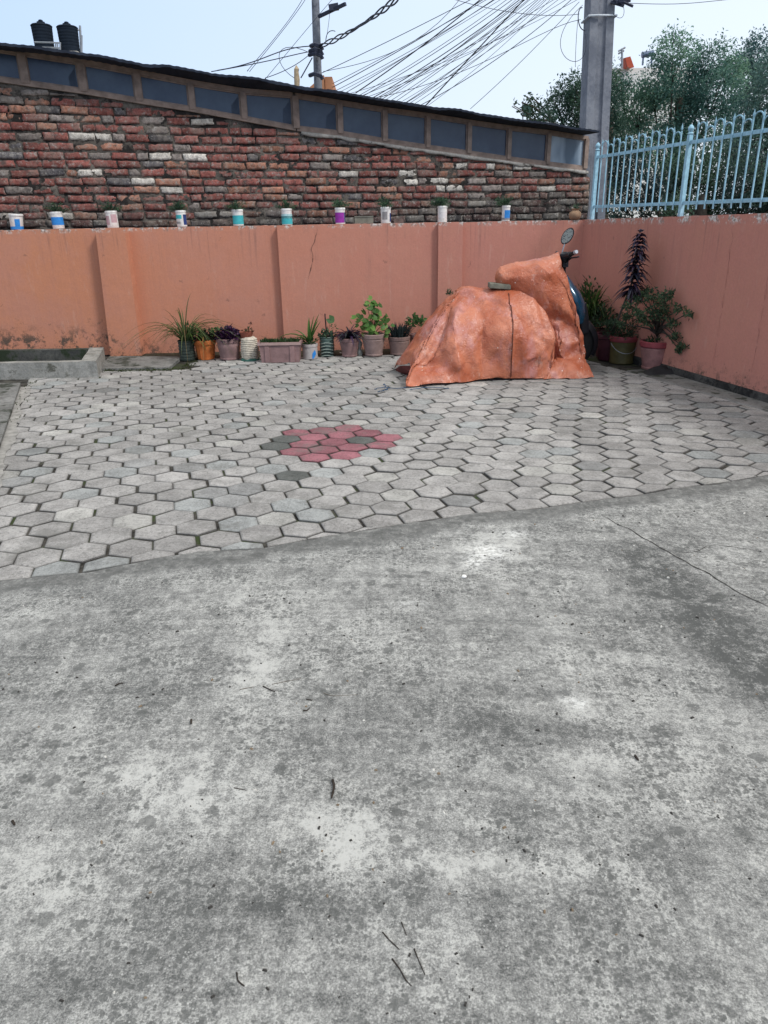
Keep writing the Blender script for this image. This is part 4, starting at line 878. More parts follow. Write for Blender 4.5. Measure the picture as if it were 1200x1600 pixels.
# ------------------------------------------------------------------ flower pots
def pmat(name, c, var=.18): return simple(name, c, .6, var, 16, .15, tint=tuple(k*.55 for k in c))
MAUVE = pmat('mauve_plastic', (.25, .155, .15)); ORNG = pmat('orange_plastic', (.48, .135, .035)); GREENT = pmat('dark_green_tin', (.045, .06, .05)); BLK = pmat('black_plastic', (.02, .02, .022)); MAR = pmat('maroon_plastic', (.075, .02, .03)); OLV = pmat('yellow_green_paint', (.085, .072, .026)); REDP = pmat('red_rim', (.25, .05, .06)); SOIL = simple('potting_soil', (.035, .025, .018), .95, .4, 60, .6)
WPOT = pmat('pale_grey_plastic', (.38, .35, .34)); ROPE = simple('jute_white', (.46, .42, .35), .9, .3, 40, .5)
def pot(x, y, wt, wb, h, mat, label, kind='plain', name='potted_plant', cat='potted plant', n=24, rim=None, dy=0, grp='flower pots along the back wall'):
    P0 = G(x, y); P0 = P0+np.array([0, dy, 0]); mp = mpp(P0); rt, rb, H = wt*mp/2, wb*mp/2, h*mp/math.cos(.16)
    P0 = P0+np.array([0, rb*.9, 0]); t = thing(name, label, cat, P0, grp); b = MB()
    if kind == 'plain': prof = [(rb*.9, .0), (rb, .006), (rb+(rt*.93-rb)*.8, H*.78), (rt*.93, H*.80), (rt, H*.81), (rt*1.02, H*.97), (rt*1.0, H), (rt*.9, H), (rt*.88, H*.92)]
    elif kind == 'belly': prof = [(rb*.85, 0), (rb, .01), (rb*1.02, H*.1), (rb*.97, H*.12), (rb+(rt*.95-rb)*.55, H*.5), (rb+(rt*.95-rb)*.6, H*.53), (rt*.96, H*.74), (rt*.92, H*.78), (rt*1.0, H*.82), (rt*1.03, H*.98), (rt*.99, H), (rt*.9, H), (rt*.88, H*.92)]
    elif kind == 'ribs':
        prof = [(rb*.97, 0)]
        for q in range(6): z0 = H*(q+.15)/6.2; prof += [(rb, z0), (rb*1.0, z0+H*.09), (rb*.93, z0+H*.115), (rb*.93, z0+H*.14)]
        prof += [(rt, H*.96), (rt*1.03, H*.98), (rt, H), (rt*.93, H), (rt*.92, H*.93)]
    elif kind == 'tin': prof = [(rb*.98, 0), (rb*1.0, .012), (rb*.97, .02), (rt*.96, H*.86), (rt*1.0, H*.88), (rt*1.02, H*.97), (rt*1.0, H), (rt*.93, H), (rt*.92, H*.93)]
    if kind == 'flute':
        prof = [(rb*.9, 0), (rb, .006), (rt*.90, H*.74), (rt*.97, H*.77), (rt*1.0, H*.79), (rt*1.04, H*.95), (rt*1.02, H), (rt*.92, H), (rt*.9, H*.92)]
        i0 = len(b.v); b.lathe(prof, P0, 48)
        for q in range(1*48, 3*48):
            a = 2*math.pi*(q % 48)/48; v = np.array(b.v[i0+q]); k_ = 1+.03*math.copysign(1, math.sin(a*12)); v[:2] = P0[:2]+(v[:2]-P0[:2])*k_; b.v[i0+q] = tuple(v)
    else: b.lathe(prof, P0, n)
    b.build('pot', mat, t, smooth=True, auto=R(38), col=False)
    if rim is not None:
        b = MB(); b.lathe([(rt*1.0, H*.80), (rt*1.045, H*.83), (rt*1.05, H*.97), (rt*1.0, H*1.006), (rt*.93, H*1.004)], P0, n); b.v = b.v; b.f = b.f[:-2]; b.build('rim', rim, t, smooth=True, auto=R(38), col=False)
    b = MB(); b.lathe([(rt*.9, H*.88), (rt*.8, H*.92), (.01, H*.93)], P0, 16, wob=.1); b.build('soil', SOIL, t, col=False)
    return t, P0+np.array([0, 0, H*.92]), mp, rt
def arc_blade(b, c, az, L, droop, w, rise=1.3, n=8, fold=.25):
    d = np.array([math.cos(az), math.sin(az), 0]); pts = []
    for k in range(n):
        t = k/(n-1); pts.append(np.array(c)+d*L*(math.cos(rise)*t+droop*.6*t*t)+np.array([0, 0, L*(math.sin(rise)*t-droop*t*t*t*.75)]))
    b.blade(pts, w, None, fold)
def mound(b, c, rx, rz, n, cols, L, W, up=.35, full=True, spray=1.):
    for k in range(n):
        d = rng.normal(size=3); d[2] = abs(d[2])+.05; d /= np.linalg.norm(d); p = np.array(c)+d*np.array([rx, rx, rz])*rng.uniform(.35, 1)
        b.cur = tuple(np.array(cols[int(rng.integers(len(cols)))])*rng.uniform(.65, 1.35)); b.leaf(p, d*.8+rng.normal(size=3)*.5*spray+np.array([0, 0, up]), L*rng.uniform(.7, 1.3), W*rng.uniform(.8, 1.2), np.array([0, 0, 1])+rng.normal(size=3)*.4)
def broad(b, p, nrm, r, col):   # rounded scalloped leaf
    b.cur = col; nrm = np.array(nrm, float); nrm /= np.linalg.norm(nrm); a = np.cross(nrm, [0.3, 1, .2]); a /= np.linalg.norm(a); c = np.cross(nrm, a); ce = b.V(np.array(p)-nrm*r*.15); ring = []
    for k in range(10):
        an = 2*math.pi*k/10; rr_ = r*(1+.12*(k % 2)) if k else r*.35; ring.append(b.V(np.array(p)+a*math.cos(an)*rr_+c*math.sin(an)*rr_))
    for k in range(10): b.Fc((ce, ring[k], ring[(k+1) % 10]))
def stems(b, c, pts, r): b.cur = (.06, .05, .03); b.tube([c]+pts, list(np.linspace(r, r*.4, len(pts)+1)), 5)
# 1 grass in ribbed green tin
t, c, mp, rt = pot(291, 564, 26, 25, 30, GREENT, 'ribbed dark green tin with tall arching grass, leftmost pot at the wall', 'ribs')
b = MB()
for k in range(95):
    az = rng.uniform(0, 2*math.pi); b.cur = tuple(np.array([(.075, .13, .035), (.05, .09, .03), (.12, .15, .06), (.16, .12, .06)][int(rng.choice(4, p=[.45, .3, .15, .1]))])*rng.uniform(.75, 1.25))
    arc_blade(b, c+np.array([math.cos(az), math.sin(az), 0])*.04, az, rng.uniform(.22, .62), rng.uniform(.3, 1.5), rng.uniform(.008, .014), rng.uniform(.9, 1.5))
for az, L, dr, ri in ((3.2, .62, 1.1, 1.05), (3.5, .55, 1.6, .95), (.1, .6, 1.0, 1.15), (.0, .58, 1.3, 1.2), (1.2, .65, .3, 1.45), (-.5, .5, 1.5, 1.1)):
    b.cur = (.09, .11, .045); arc_blade(b, c, az, L, dr, .014, ri, 12)
mound(b, c+np.array([.05, -.03, 0]), .08, .2, 130, [(.05, .085, .035)], .05, .018)
b.build('grass', LEAF, t)
# 2 orange pot
t, c, mp, rt = pot(320, 563, 34, 25, 30, ORNG, 'bright orange fluted pot with dark trailing leaves', 'flute')
b = MB(); mound(b, c, .12, .10, 130, [(.03, .05, .03), (.05, .07, .035), (.04, .03, .025)], .07, .03)
for az in (-.3, 2.8, -1.4): b.cur = (.3, .16, .06); arc_blade(b, c, az, .3, 1.7, .012, .8)
b.build('foliage', LEAF, t)
# 3 mauve pot, purple
t, c, mp, rt = pot(357, 564, 37, 31, 33, MAUVE, 'mauve pot with a dense mound of dark purple leaves', 'belly')
b = MB(); mound(b, c, .14, .12, 430, [(.035, .012, .04), (.05, .015, .055), (.02, .01, .03)], .055, .032, spray=1.4); mound(b, c+np.array([-.13, 0, .04]), .06, .09, 30, [(.08, .15, .05)], .05, .035)
b.build('foliage', LEAFD, t)
# 4 wrapped pot
P0 = G(389, 565)+np.array([0, .1, 0]); mp = mpp(P0); t = thing('potted_plant', 'pot wrapped in coils of pale rope with a small brown pot on top', 'potted plant', P0, 'flower pots along the back wall')
r, H = 14*mp, 36*mp; b = MB(); prof = [(r*.75, 0)]
for q in range(12): z0 = H*(.03+.075*q); rr_ = r*(.86+.16*math.sin(min(1, (q+1.5)/12)*math.pi*.9)); prof += [(rr_*.93, z0), (rr_, z0+H*.03), (rr_*.94, z0+H*.07)]
prof += [(r*.7, H*.96), (r*.6, H)]
b.lathe(prof, P0, 28, wob=.06); b.build('rope_wrap', ROPE, t, smooth=True, auto=R(50), col=False)
b = MB(); b.lathe([(r*1.0, -.0), (r*.98, .015), (r*.8, .03)], P0, 16, wob=.15); b.build('wrap_foot', simple('green_cloth', (.05, .14, .11), .8), t, col=False)
b = MB(); b.lathe([(r*.55, H*.95), (r*.72, H*1.16), (r*.76, H*1.2), (r*.66, H*1.2), (r*.6, H*1.13), (.01, H*1.12)], P0+np.array([-.02, 0, 0]), 18, wob=.08); b.build('small_pot', simple('terracotta', (.22, .07, .045), .8, .3, 30), t, smooth=True, auto=R(40), col=False)
b = MB(); b.cur = (.06, .06, .04); stems(b, P0+np.array([0, 0, H*1.1]), [P0+np.array([.01, 0, H*1.3]), P0+np.array([.03, 0, H*1.5])], .003); mound(b, P0+np.array([0, 0, H*1.15]), .07, .05, 26, [(.10, .05, .03), (.05, .09, .04)], .035, .018); mound(b, P0+np.array([.03, 0, H*1.48]), .02, .02, 7, [(.2, .1, .08)], .03, .02); b.build('sprig', LEAF, t)
# 5 rectangular planter
PC = (G(407, 567)+G(469, 567))/2+np.array([0, .12, 0]); mp = mpp(PC); Wd, Hh, Dd = 62*mp, 31*mp, .22
t = thing('trough_planter', 'long rectangular mauve plastic planter with low dark green sprouts', 'planter', PC, 'flower pots along the back wall')
b = MB(); ids = []
for (sx, z_, sc) in ((1, 0, .93), (1, Hh*.85, 1.0), (1, Hh*.85, 1.07), (1, Hh, 1.08), (1, Hh, .97), (1, Hh*.8, .95)):
    ids.append([b.V(PC+np.array([i*Wd/2*sc, j*Dd/2*(sc if sc <= 1 else 1.1), z_])) for i, j in ((-1, -1), (1, -1), (1, 1), (-1, 1))])
for A_, B_ in zip(ids, ids[1:]):
    for k in range(4): b.Fc((A_[k], A_[(k+1) % 4], B_[(k+1) % 4], B_[k]))
b.Fc(ids[0][::-1]); b.Fc(ids[-1])
for x in (-.62, .62): b.box(PC+np.array([x*Wd/2, -Dd/2*.975-.004, Hh*.42]), (.05, .012, Hh*.80), None)
b.build('planter', MAUVE, t, col=False)
b = MB(); b.box(PC+np.array([0, -Dd*.55, Hh*.93]), (Wd*1.07, .006, Hh*.13)); b.build('rim', simple('pale_mauve', (.36, .25, .23), .6, .15, 12, .1), t, col=False)
b = MB(); b.poly([PC+np.array([i*Wd*.47, j*Dd*.47, Hh*.9]) for i, j in ((-1, -1), (1, -1), (1, 1), (-1, 1))])
b.build('soil', SOIL, t, col=False); b = MB()
for k in range(520):
    p = PC+np.array([rng.uniform(-.46, .46)*Wd, rng.uniform(-.46, .46)*Dd, Hh*.9]); b.cur = tuple(np.array([(.03, .065, .025), (.045, .09, .03)][k % 2])*rng.uniform(.6, 1.3)); b.leaf(p, rng.normal(size=3)*.5+np.array([0, 0, 1]), .05*rng.uniform(.5, 1.2), .02)
b.build('foliage', LEAF, t)
# 6 bag pot with aloe
t, c, mp, rt = pot(484, 562, 25, 24, 23, WPOT, 'pale grey sack pot with a blue mark and stiff upright green blades', 'plain')
b = MB(); rb_ = 24*mp/2
for q in range(4):
    a0 = -math.pi/2+.35+.1*q; cP = c+np.array([0, 0, -.09+.012*q]); b.poly([cP+np.array([math.cos(a)*rt*1.0, math.sin(a)*rt*1.0, zz]) for a, zz in ((a0, -.05), (a0+.28, -.045), (a0+.22, .02-.01*q), (a0+.05, .01))])
b.build('blue_mark', BLU, t, col=False)
b = MB()
for az, L, dr, ri, w_ in ((.3, .36, .05, 1.25, .04), (.1, .33, .05, 1.4, .04), (1.4, .3, .05, 1.5, .035), (-.2, .30, .1, 1.15, .035), (.6, .30, .1, 1.2, .035), (3.2, .34, .9, .95, .03), (2.9, .26, .4, 1.1, .03), (-1.3, .22, .2, 1.2, .03), (-2.2, .24, .5, 1., .03), (3.6, .2, .5, .9, .03)):
    b.cur = tuple(np.array((.07, .16, .04))*rng.uniform(.7, 1.2)); arc_blade(b, c, az, L, dr, w_, ri, 9, .35)
mound(b, c, .09, .07, 80, [(.04, .08, .03)], .05, .02); b.build('foliage', LEAF, t)
# 7 dark bottle pot
t, c, mp, rt = pot(511, 558, 24, 23, 30, simple('bottle_green', (.03, .05, .045), .4, .3, 20, .1, tint=(.12, .18, .16)), 'dark ribbed plastic pot with pale stripes and a thin stake', 'ribs')
b = MB(); 
for q in range(5): b.tube([c+np.array([math.cos(a)*rt*1.01, math.sin(a)*rt*1.01, -.05-.034*q+.008*math.sin(a*3)]) for a in np.linspace(-math.pi*.75, -math.pi*.2, 10)], .004, 4)
b.build('stripe', simple('pale_stripe', (.35, .42, .38), .6), t, col=False)
b = MB(); b.cur = (.05, .02, .02); b.tube([c+np.array([.0, 0, 0]), c+np.array([-.01, .02, .26])], .008, 5); b.build('stake', simple('dark_stake', (.05, .025, .025), .8), t, col=False)
b = MB(); mound(b, c, .1, .09, 100, GR, .045, .025); broad(b, c+np.array([.05, 0, .2]), (.1, -1, .3), .045, (.07, .15, .06)); stems(b, c, [c+np.array([.03, 0, .1]), c+np.array([.05, 0, .2])], .003)
for q in range(14): b.cur = (.08, .12, .06); b.leaf(c+np.array([.09+rng.normal()*.015, 0, rng.uniform(.02, .15)]), rng.normal(size=3), .03, .018)
b.build('foliage', LEAF, t)
# 8 mauve pot, dark spiky
t, c, mp, rt = pot(546, 559, 31, 24, 29, MAUVE, 'small mauve pot with dark purple drooping spiky leaves', 'belly')
b = MB()
for k in range(120): b.cur = tuple(np.array([(.028, .016, .045), (.045, .025, .06), (.02, .025, .03)][int(rng.integers(3))])*rng.uniform(.7, 1.3)); arc_blade(b, c, rng.uniform(0, 6.28), rng.uniform(.12, .23), rng.uniform(.3, 1.5), .02, rng.uniform(.5, 1.4), 6)
b.build('foliage', LEAFD, t)
# 9 small bottle ornament
P0 = G(562, 557)+np.array([0, .03, 0]); mp = mpp(P0); b = MB(); r = 5*mp; b.lathe([(r*.8, 0), (r, .01), (r, r*1.4), (r*.55, r*2.1), (r*.4, r*2.6), (r*.8, r*3.1), (r*.85, r*4), (r*.4, r*4.8), (r*.35, r*5.2)], P0, 16); tag(b.build('glass_jar', simple('grey_glass', (.16, .17, .16), .2, .3, 30, .1), None, smooth=True, col=False), 'small grey glass jar standing between two mauve pots', 'jar')
# 10 geranium
t, c, mp, rt = pot(584, 558, 37, 28, 34, pmat('dusty_mauve', (.27, .19, .175)), 'dusty mauve pot with a bright green leggy geranium', 'belly')
b = MB(); tips = [(-.20, .30), (-.13, .22), (-.02, .45), (-.06, .38), (.02, .33), (.08, .25), (.12, .15), (-.02, .22), (.05, .38), (.13, .08), (-.07, .15), (.0, .12)]
for (dx_, dz_) in tips:
    e = c+np.array([dx_*.92, rng.uniform(-.06, .06), dz_*.74]); stems(b, c, [c+np.array([dx_*.4, 0, dz_*.4]), e], .006)
    for q in range(6): broad(b, e+rng.normal(size=3)*np.array([.035, .03, .035]), (rng.normal()*.5, -.7+rng.normal()*.3, .7), rng.uniform(.024, .042), tuple(np.array([(.10, .22, .05), (.15, .28, .07), (.07, .16, .04)][int(rng.integers(3))])*rng.uniform(.8, 1.15)))
b.build('foliage', LEAF, t)
# 11 dark spiky behind
t, c, mp, rt = pot(624, 556, 34, 28, 28, pmat('dusty_brown', (.21, .14, .125)), 'brownish pot of dense dark blue-green needles beside the covered scooter', 'belly')
b = MB()
for k in range(190): b.cur = tuple(np.array([(.02, .035, .04), (.03, .045, .05)][k % 2])*rng.uniform(.7, 1.3)); a = rng.uniform(0, 6.28); arc_blade(b, c+np.array([math.cos(a), math.sin(a), 0])*rng.uniform(0, .1), a, rng.uniform(.12, .2), rng.uniform(.0, .4), .012, rng.uniform(.9, 1.5), 5)
b.build('foliage', LEAF, t)
# 12, 12b hidden behind the tarp
t, c, mp, rt = pot(655, 552, 30, 24, 28, MAUVE, 'pot with light green leaves peeping out left behind the orange tarpaulin', 'belly')
b = MB(); mound(b, c+np.array([-.03, 0, .1]), .12, .12, 90, [(.09, .18, .06), (.06, .12, .05)], .06, .04); b.build('foliage', LEAF, t)
t, c, mp, rt = pot(702, 550, 30, 24, 28, MAUVE, 'pot hidden behind the tarpaulin whose small green tip shows by the right pilaster', 'belly')
b = MB(); tp_ = PY(702, 462, c[1]); stems(b, c, [(c+tp_)/2, tp_], .006); mound(b, tp_, .03, .07, 40, [(.05, .10, .06)], .035, .012, up=1); b.build('foliage', LEAF, t)
# right corner group
GC = 'flower pots in the right corner'
t, c, mp, rt = pot(930, 556, 30, 25, 34, BLK, 'black pot with a big clump of light green strappy leaves in the corner', 'plain', dy=.35, grp=GC)
b = MB()
for k in range(330): b.cur = tuple(np.array([(.08, .16, .04), (.05, .11, .035), (.11, .2, .06), (.04, .08, .03)][int(rng.integers(4))])*rng.uniform(.65, 1.2)); a = rng.uniform(0, 6.28); arc_blade(b, c+np.array([math.cos(a), math.sin(a), 0])*rng.uniform(0, .12), a, rng.uniform(.3, .82), rng.uniform(.2, 1.0), .017, rng.uniform(1.15, 1.52), 7)
mound(b, c+np.array([0, 0, .05]), .24, .5, 700, [(.035, .075, .03), (.06, .11, .035)], .06, .025); b.build('foliage', LEAF, t)
t, c, mp, rt = pot(905, 540, 30, 25, 30, BLK, 'shaded pot of dark fine foliage directly behind the scooter front', 'plain', dy=.2, grp=GC)
b = MB(); mound(b, c+np.array([.02, 0, .15]), .18, .48, 800, [(.04, .08, .04), (.03, .055, .05), (.08, .13, .05)], .055, .02); b.build('foliage', LEAF, t)
t, c, mp, rt = pot(948, 561, 23, 20, 42, MAR, 'tall dark maroon pot with low leafy sprigs left of the yellow-green tin', 'plain', dy=.1, grp=GC)
b = MB(); mound(b, c, .15, .26, 380, [(.035, .07, .035), (.05, .10, .04), (.02, .04, .03)], .055, .02); b.build('foliage', LEAF, t)
t, c, mp, rt = pot(976, 569, 41, 38, 41, OLV, 'yellow-green painted tin with a red rim and low fine leaves', 'tin', rim=REDP, grp=GC)
b = MB(); mound(b, c+np.array([-.02, 0, 0]), .2, .20, 500, [(.04, .08, .045), (.06, .11, .06), (.03, .055, .04)], .04, .014); mound(b, c+np.array([-.16, -.02, .12]), .10, .05, 120, [(.05, .1, .06)], .04, .016)
b.build('foliage', LEAF, t)
b = MB(); b.tube([c+np.array([rt*math.cos(a)*1.0, rt*math.sin(a)*1.04, -.03-.11*math.sin(-a)]) for a in np.linspace(-math.pi*.95, -.15, 14)], .0025, 4); b.build('handle', GAL, t, col=False)
# cordyline
cp = c+np.array([-.10, .16, -.29])
P0 = np.array([cp[0], cp[1], 0]); t = thing('potted_plant', 'dark maroon pot with a leaning bare stem and a tall dark purple leaf spike', 'potted plant', P0, GC)
b = MB(); b.lathe([(.09, 0), (.10, .01), (.125, .22), (.14, .23), (.14, .27), (.12, .27), (.11, .24)], P0, 20); b.build('pot', MAR, t, smooth=True, auto=R(38), col=False)
b = MB(); b.lathe([(.12, .235), (.01, .25)], P0, 12); b.build('soil', SOIL, t, col=False)
YC = 7.30; stp = [P0+np.array([0, 0, .24]), PY(966, 498, YC), PY(977, 470, YC), PY(988, 440, YC), PY(993, 400, YC), PY(999, 362, YC)]
b = MB(); b.tube(stp, [.012, .011, .010, .009, .007, .003], 6); b.build('stem', BARK, t, smooth=True, col=False)
b = MB()
for k in range(230):
    f = int(rng.uniform(0, 1)*17)/17+rng.uniform(0, .02); yy = 462-104*f; xx = 984+18*f**.8
    p = PY(xx, yy, wall_clear(xx, YC, .13))+np.array([rng.normal()*.006, rng.normal()*.006, 0]); az = rng.uniform(0, 6.28); L = (.10*(1-f**2*.7))*rng.uniform(.7, 1.15)*(1.0 if f > .25 else .8)
    b.cur = tuple(np.array([(.022, .016, .032), (.03, .018, .04), (.018, .02, .04)][int(rng.integers(3))])*rng.uniform(.7, 1.5)); arc_blade(b, p, az, L, rng.uniform(.9, 2.0) if f < .9 else .3, .034, rng.uniform(.5, 1.1) if f > .2 else rng.uniform(-.6, .5), 6)
b.build('leaves', LEAFD, t)
# bonsai-like bush in pink pot
t, c, mp, rt = pot(1020, 576, 49, 38, 44, pmat('pink_mauve_plastic', (.30, .15, .14)), 'wide pink banded pot with a small spreading bushy tree, nearest to the right wall', 'belly', rim=REDP, grp=GC, dy=-.13)
b = MB(); YB = c[1]; tips = [(985, 478, 14), (1000, 465, 15), (1018, 462, 15), (1038, 470, 15), (1045, 458, 9), (1060, 482, 9), (1075, 490, 7), (1000, 490, 15), (1025, 485, 18), (1010, 500, 14), (980, 495, 10), (1050, 505, 9), (1055, 525, 8), (1065, 540, 8), (1008, 455, 9), (1035, 490, 12), (1062, 548, 5), (968, 506, 8)]
lb = MB()
for x, y, r_ in tips:
    p = PY(x, y, wall_clear(x, YB+rng.uniform(-.15, .12), r_*.006+.03)); r = r_*mp; k0 = c+np.array([rng.normal()*.012, 0, rng.uniform(.06, .17)]); m_ = k0*.5+p*.5+np.array([0, 0, .03])
    b.cur = (.05, .04, .03); b.tube([k0, (k0+m_)/2+np.array([0, 0, .02]), m_, p], [.011, .009, .006, .003], 5)
    for q in range(int(34*r_/10)):
        d = rng.normal(size=3); d /= np.linalg.norm(d); pp = p+d*r*rng.uniform(.3, 1)*np.array([1, 1, .8])
        for l in range(3): lb.cur = tuple(np.array([(.06, .11, .06), (.09, .15, .08), (.045, .08, .05)][int(rng.integers(3))])*rng.uniform(.8, 1.3)); lb.leaf(pp+rng.normal(size=3)*.01, rng.normal(size=3), .034, .015)
b.tube([c, c+np.array([.01, 0, .09]), c+np.array([0, 0, .18])], [.018, .015, .011], 6); b.build('trunk', BARK, t, smooth=True, col=False); mound(lb, c, .12, .06, 90, [(.05, .09, .04)], .04, .016); lb.build('crown', LEAF, t)
# black plastic lumps at the foot of the right wall
b = MB(); c0 = G(1055, 588); n1, n2 = 16, 8; g = []
for j in range(n2+1):
    for i in range(n1+1):
        s_ = i/n1; t_ = j/n2; x = c0[0]-.25+.5*s_; y = c0[1]+.02+.22*t_; h = .07*math.sin(math.pi*t_)*math.sin(math.pi*s_)**.5*(1+.8*nz(s_*5, t_*4)); b.V((x+.02*nz(s_*9, t_*9), y, max(.004, h)))
for j in range(n2):
    for i in range(n1): a = j*(n1+1)+i; b.Fc((a, a+1, a+n1+2, a+n1+1))
tag(b.build('plastic_sheet', BLK, None, smooth=True, col=False), 'crumpled black plastic lying between the pink pot and the right wall', 'plastic sheet')
# ------------------------------------------------------------------ scooter under the tarpaulin
sc_l = thing('scooter', 'dark blue scooter mostly hidden under the orange tarpaulin with mirror and handlebar showing', 'scooter', (1.0, 7.35, 0))
BLUEP = simple('teal_blue_paint', (.008, .05, .10), .18, .1, 6, 0, spec=.6, metal=.2); BLKP = simple('black_trim', (.012, .013, .017), .35, .2, 10, 0); RUB = simple('tyre_rubber', (.015, .015, .016), .8, .2, 30, .3)
YS = 7.35
def wheel(c, r, wd):
    wo = MB(); ax = ((1, 0, 0), (0, 0, 1), (0, 1, 0)); wo.lathe([(r*.62, -wd*.5), (r*.85, -wd*.5), (r*.97, -wd*.3), (r, 0), (r*.97, wd*.3), (r*.85, wd*.5), (r*.62, wd*.5)], c, 28, ax=ax); w0 = wo.build('wheel', RUB, sc_l, smooth=True, col=False)
    ri = MB(); ri.lathe([(.02, -wd*.55), (r*.2, -wd*.5), (r*.25, -wd*.2), (r*.6, -wd*.25), (r*.66, -wd*.42), (r*.66, wd*.42), (r*.6, wd*.25), (.02, wd*.3)], c, 20, ax=ax); ri.build('rim', BLKP, w0, smooth=True, auto=R(30), col=False)
wf = PY(917, 560, YS+.05); wheel((wf[0]-.17, YS+.05, .235), .235, .10); wheel((.70, YS, .235), .235, .11)
def fwd_curve(pxs, Y): return [PY(x, y, Y) for x, y in pxs]
# front apron / leg shield
ap = fwd_curve([(887, 430), (897, 445), (907, 458), (913, 472), (914, 487), (911, 503)], YS)
b = MB(); L = []
for k, p in enumerate(ap):
    wd = [.05, .12, .17, .19, .18, .15][k]; row = []
    for a in np.linspace(-1, 1, 9): row.append(b.V(p+np.array([-.10*a*a*(wd/.19), a*wd, 0])))
    for a in np.linspace(1, -1, 9): row.append(b.V(p+np.array([-.10*a*a*(wd/.19)-.03, a*wd*.95, 0])))
    L.append(row)
for A_, B_ in zip(L, L[1:]):
    for k in range(18): b.Fc((A_[k], A_[(k+1) % 18], B_[(k+1) % 18], B_[k]))
b.Fc(L[0]); b.Fc(L[-1][::-1]); b.build('front_shield', BLUEP, sc_l, smooth=True, auto=R(60), col=False)
# fender
b = MB(); L = []; wc = np.array([wf[0]-.17, YS+.05, .235])
for a in np.linspace(-.5, 2.2, 14):
    rr_ = .255; q = wc+np.array([math.cos(a)*rr_, 0, math.sin(a)*rr_]); L.append([b.V(q+np.array([math.cos(a)*dd, dy_, math.sin(a)*dd])) for dy_, dd in ((-.075, -.05), (-.06, -.005), (0, .015), (.06, -.005), (.075, -.05))])
for A_, B_ in zip(L, L[1:]):
    for k in range(4): b.Fc((A_[k], A_[k+1], B_[k+1], B_[k]))
b.build('front_fender', BLKP, sc_l, smooth=True, col=False)
b = MB(); hb_ = PY(884, 402, YS)
for dy_ in (-.07, .07): b.tube([wc+np.array([0, dy_, 0]), wc+np.array([-.1, dy_, .35])], .018, 8)
b.tube([wc+np.array([-.1, 0, .33]), hb_+np.array([-.03, 0, -.02])], .03, 8); b.tube([PY(905, 475, YS), PY(908, 500, YS), PY(911, 520, YS)], [.07, .075, .06], 10); b.build('fork', BLKP, sc_l, col=False)
b = MB(); g0, g1 = PY(879, 402, YS-.12), PY(899, 394, YS-.33)
b.tube([hb_+np.array([-.02, .3, .03]), hb_+np.array([-.03, .12, .0]), hb_+np.array([-.02, 0, -.01]), PY(881, 401, YS-.12)], .016, 8); b.lathe([(.035, -.03), (.05, 0), (.045, .04), (.02, .06)], PY(882, 404, YS-.15), 12); b.box(PY(883, 411, YS-.14), (.05, .06, .07)); b.tube([PY(881, 402, YS-.16), PY(886, 400, YS-.2), PY(891, 397.5, YS-.25)], [.03, .032, .026], 10)
hbar = b.build('handlebar', BLKP, sc_l, smooth=True, auto=R(40), col=False)
b = MB(); b.tube([PY(889, 399, YS-.22), PY(898.5, 394.5, YS-.32)], [.018, .018], 10); b.build('grip', RUB, hbar, smooth=True, auto=R(40), col=False)
b = MB(); b.tube([PY(898.5, 394.5, YS-.32), PY(901, 393.3, YS-.345)], [.019, .016], 10); b.build('bar_end', GAL, hbar, col=False)
b = MB(); b.tube([PY(886, 408, YS-.18), PY(893, 403, YS-.26), PY(900, 402, YS-.32), PY(905, 401, YS-.35)], [.009, .007, .007, .006], 6); b.tube([PY(884, 408, YS-.16), PY(884, 414, YS-.16), PY(882, 420, YS-.14)], .014, 6); b.build('brake_lever', BLKP, hbar, smooth=True, col=False)
# mirror
mc = PY(887, 369, YS-.05); b = MB(); b.tube([PY(878, 396, YS-.05), PY(880, 388, YS-.05), mc+np.array([-.01, 0, -.03])], .006, 6); mo = b.build('mirror_stem', GAL, hbar, col=False)
mn = np.array([-.55, -.8, .12]); mn /= np.linalg.norm(mn); mu_ = np.array([.5, -.2, .85]); mu_ -= mn*(mu_@mn); mu_ /= np.linalg.norm(mu_); ml = np.cross(mu_, mn)
b = MB(); b.lathe([(.055, -.012), (.068, -.002), (.070, .008), (.062, .010)], mc, 26, sx=.72, sy=1.15, ax=(ml, mu_, mn)); b.build('mirror_shell', BLKP, mo, smooth=True, auto=R(40), col=False)
MIR = Mt('mirror_glass', .25, .5, .0); MIR.base(MIR.mix(MIR.rng(MIR.vor(75), .25, .45), (.03, .03, .03), (.22, .24, .22))); b = MB(); b.lathe([(.061, .0102), (.03, .0105), (.001, .0105)], mc, 26, sx=.72, sy=1.15, ax=(ml, mu_, mn)); b.build('mirror_glass', MIR.m, mo, col=False)
# body and seat (beneath the cover)
b = MB(); L = []
for x, z0, z1, wd in ((.58, .32, .5, .06), (.68, .3, .62, .10), (.8, .25, .72, .13), (.95, .2, .7, .15), (1.0, .18, .32, .15), (1.4, .18, .3, .15), (1.55, .2, .34, .13)):
    L.append([b.V((x, YS+wd*math.cos(a), (z0+z1)/2+(z1-z0)/2*math.sin(a))) for a in np.linspace(0, 2*math.pi, 13)[:-1]])
for A_, B_ in zip(L, L[1:]):
    for k in range(12): b.Fc((A_[k], A_[(k+1) % 12], B_[(k+1) % 12], B_[k]))
b.Fc(L[0]); b.Fc(L[-1][::-1]); b.build('body', BLUEP, sc_l, smooth=True, col=False)
b = MB(); b.box((.98, YS, .715), (.42, .2, .04), None, .85); b.build('seat', BLKP, sc_l, col=False)
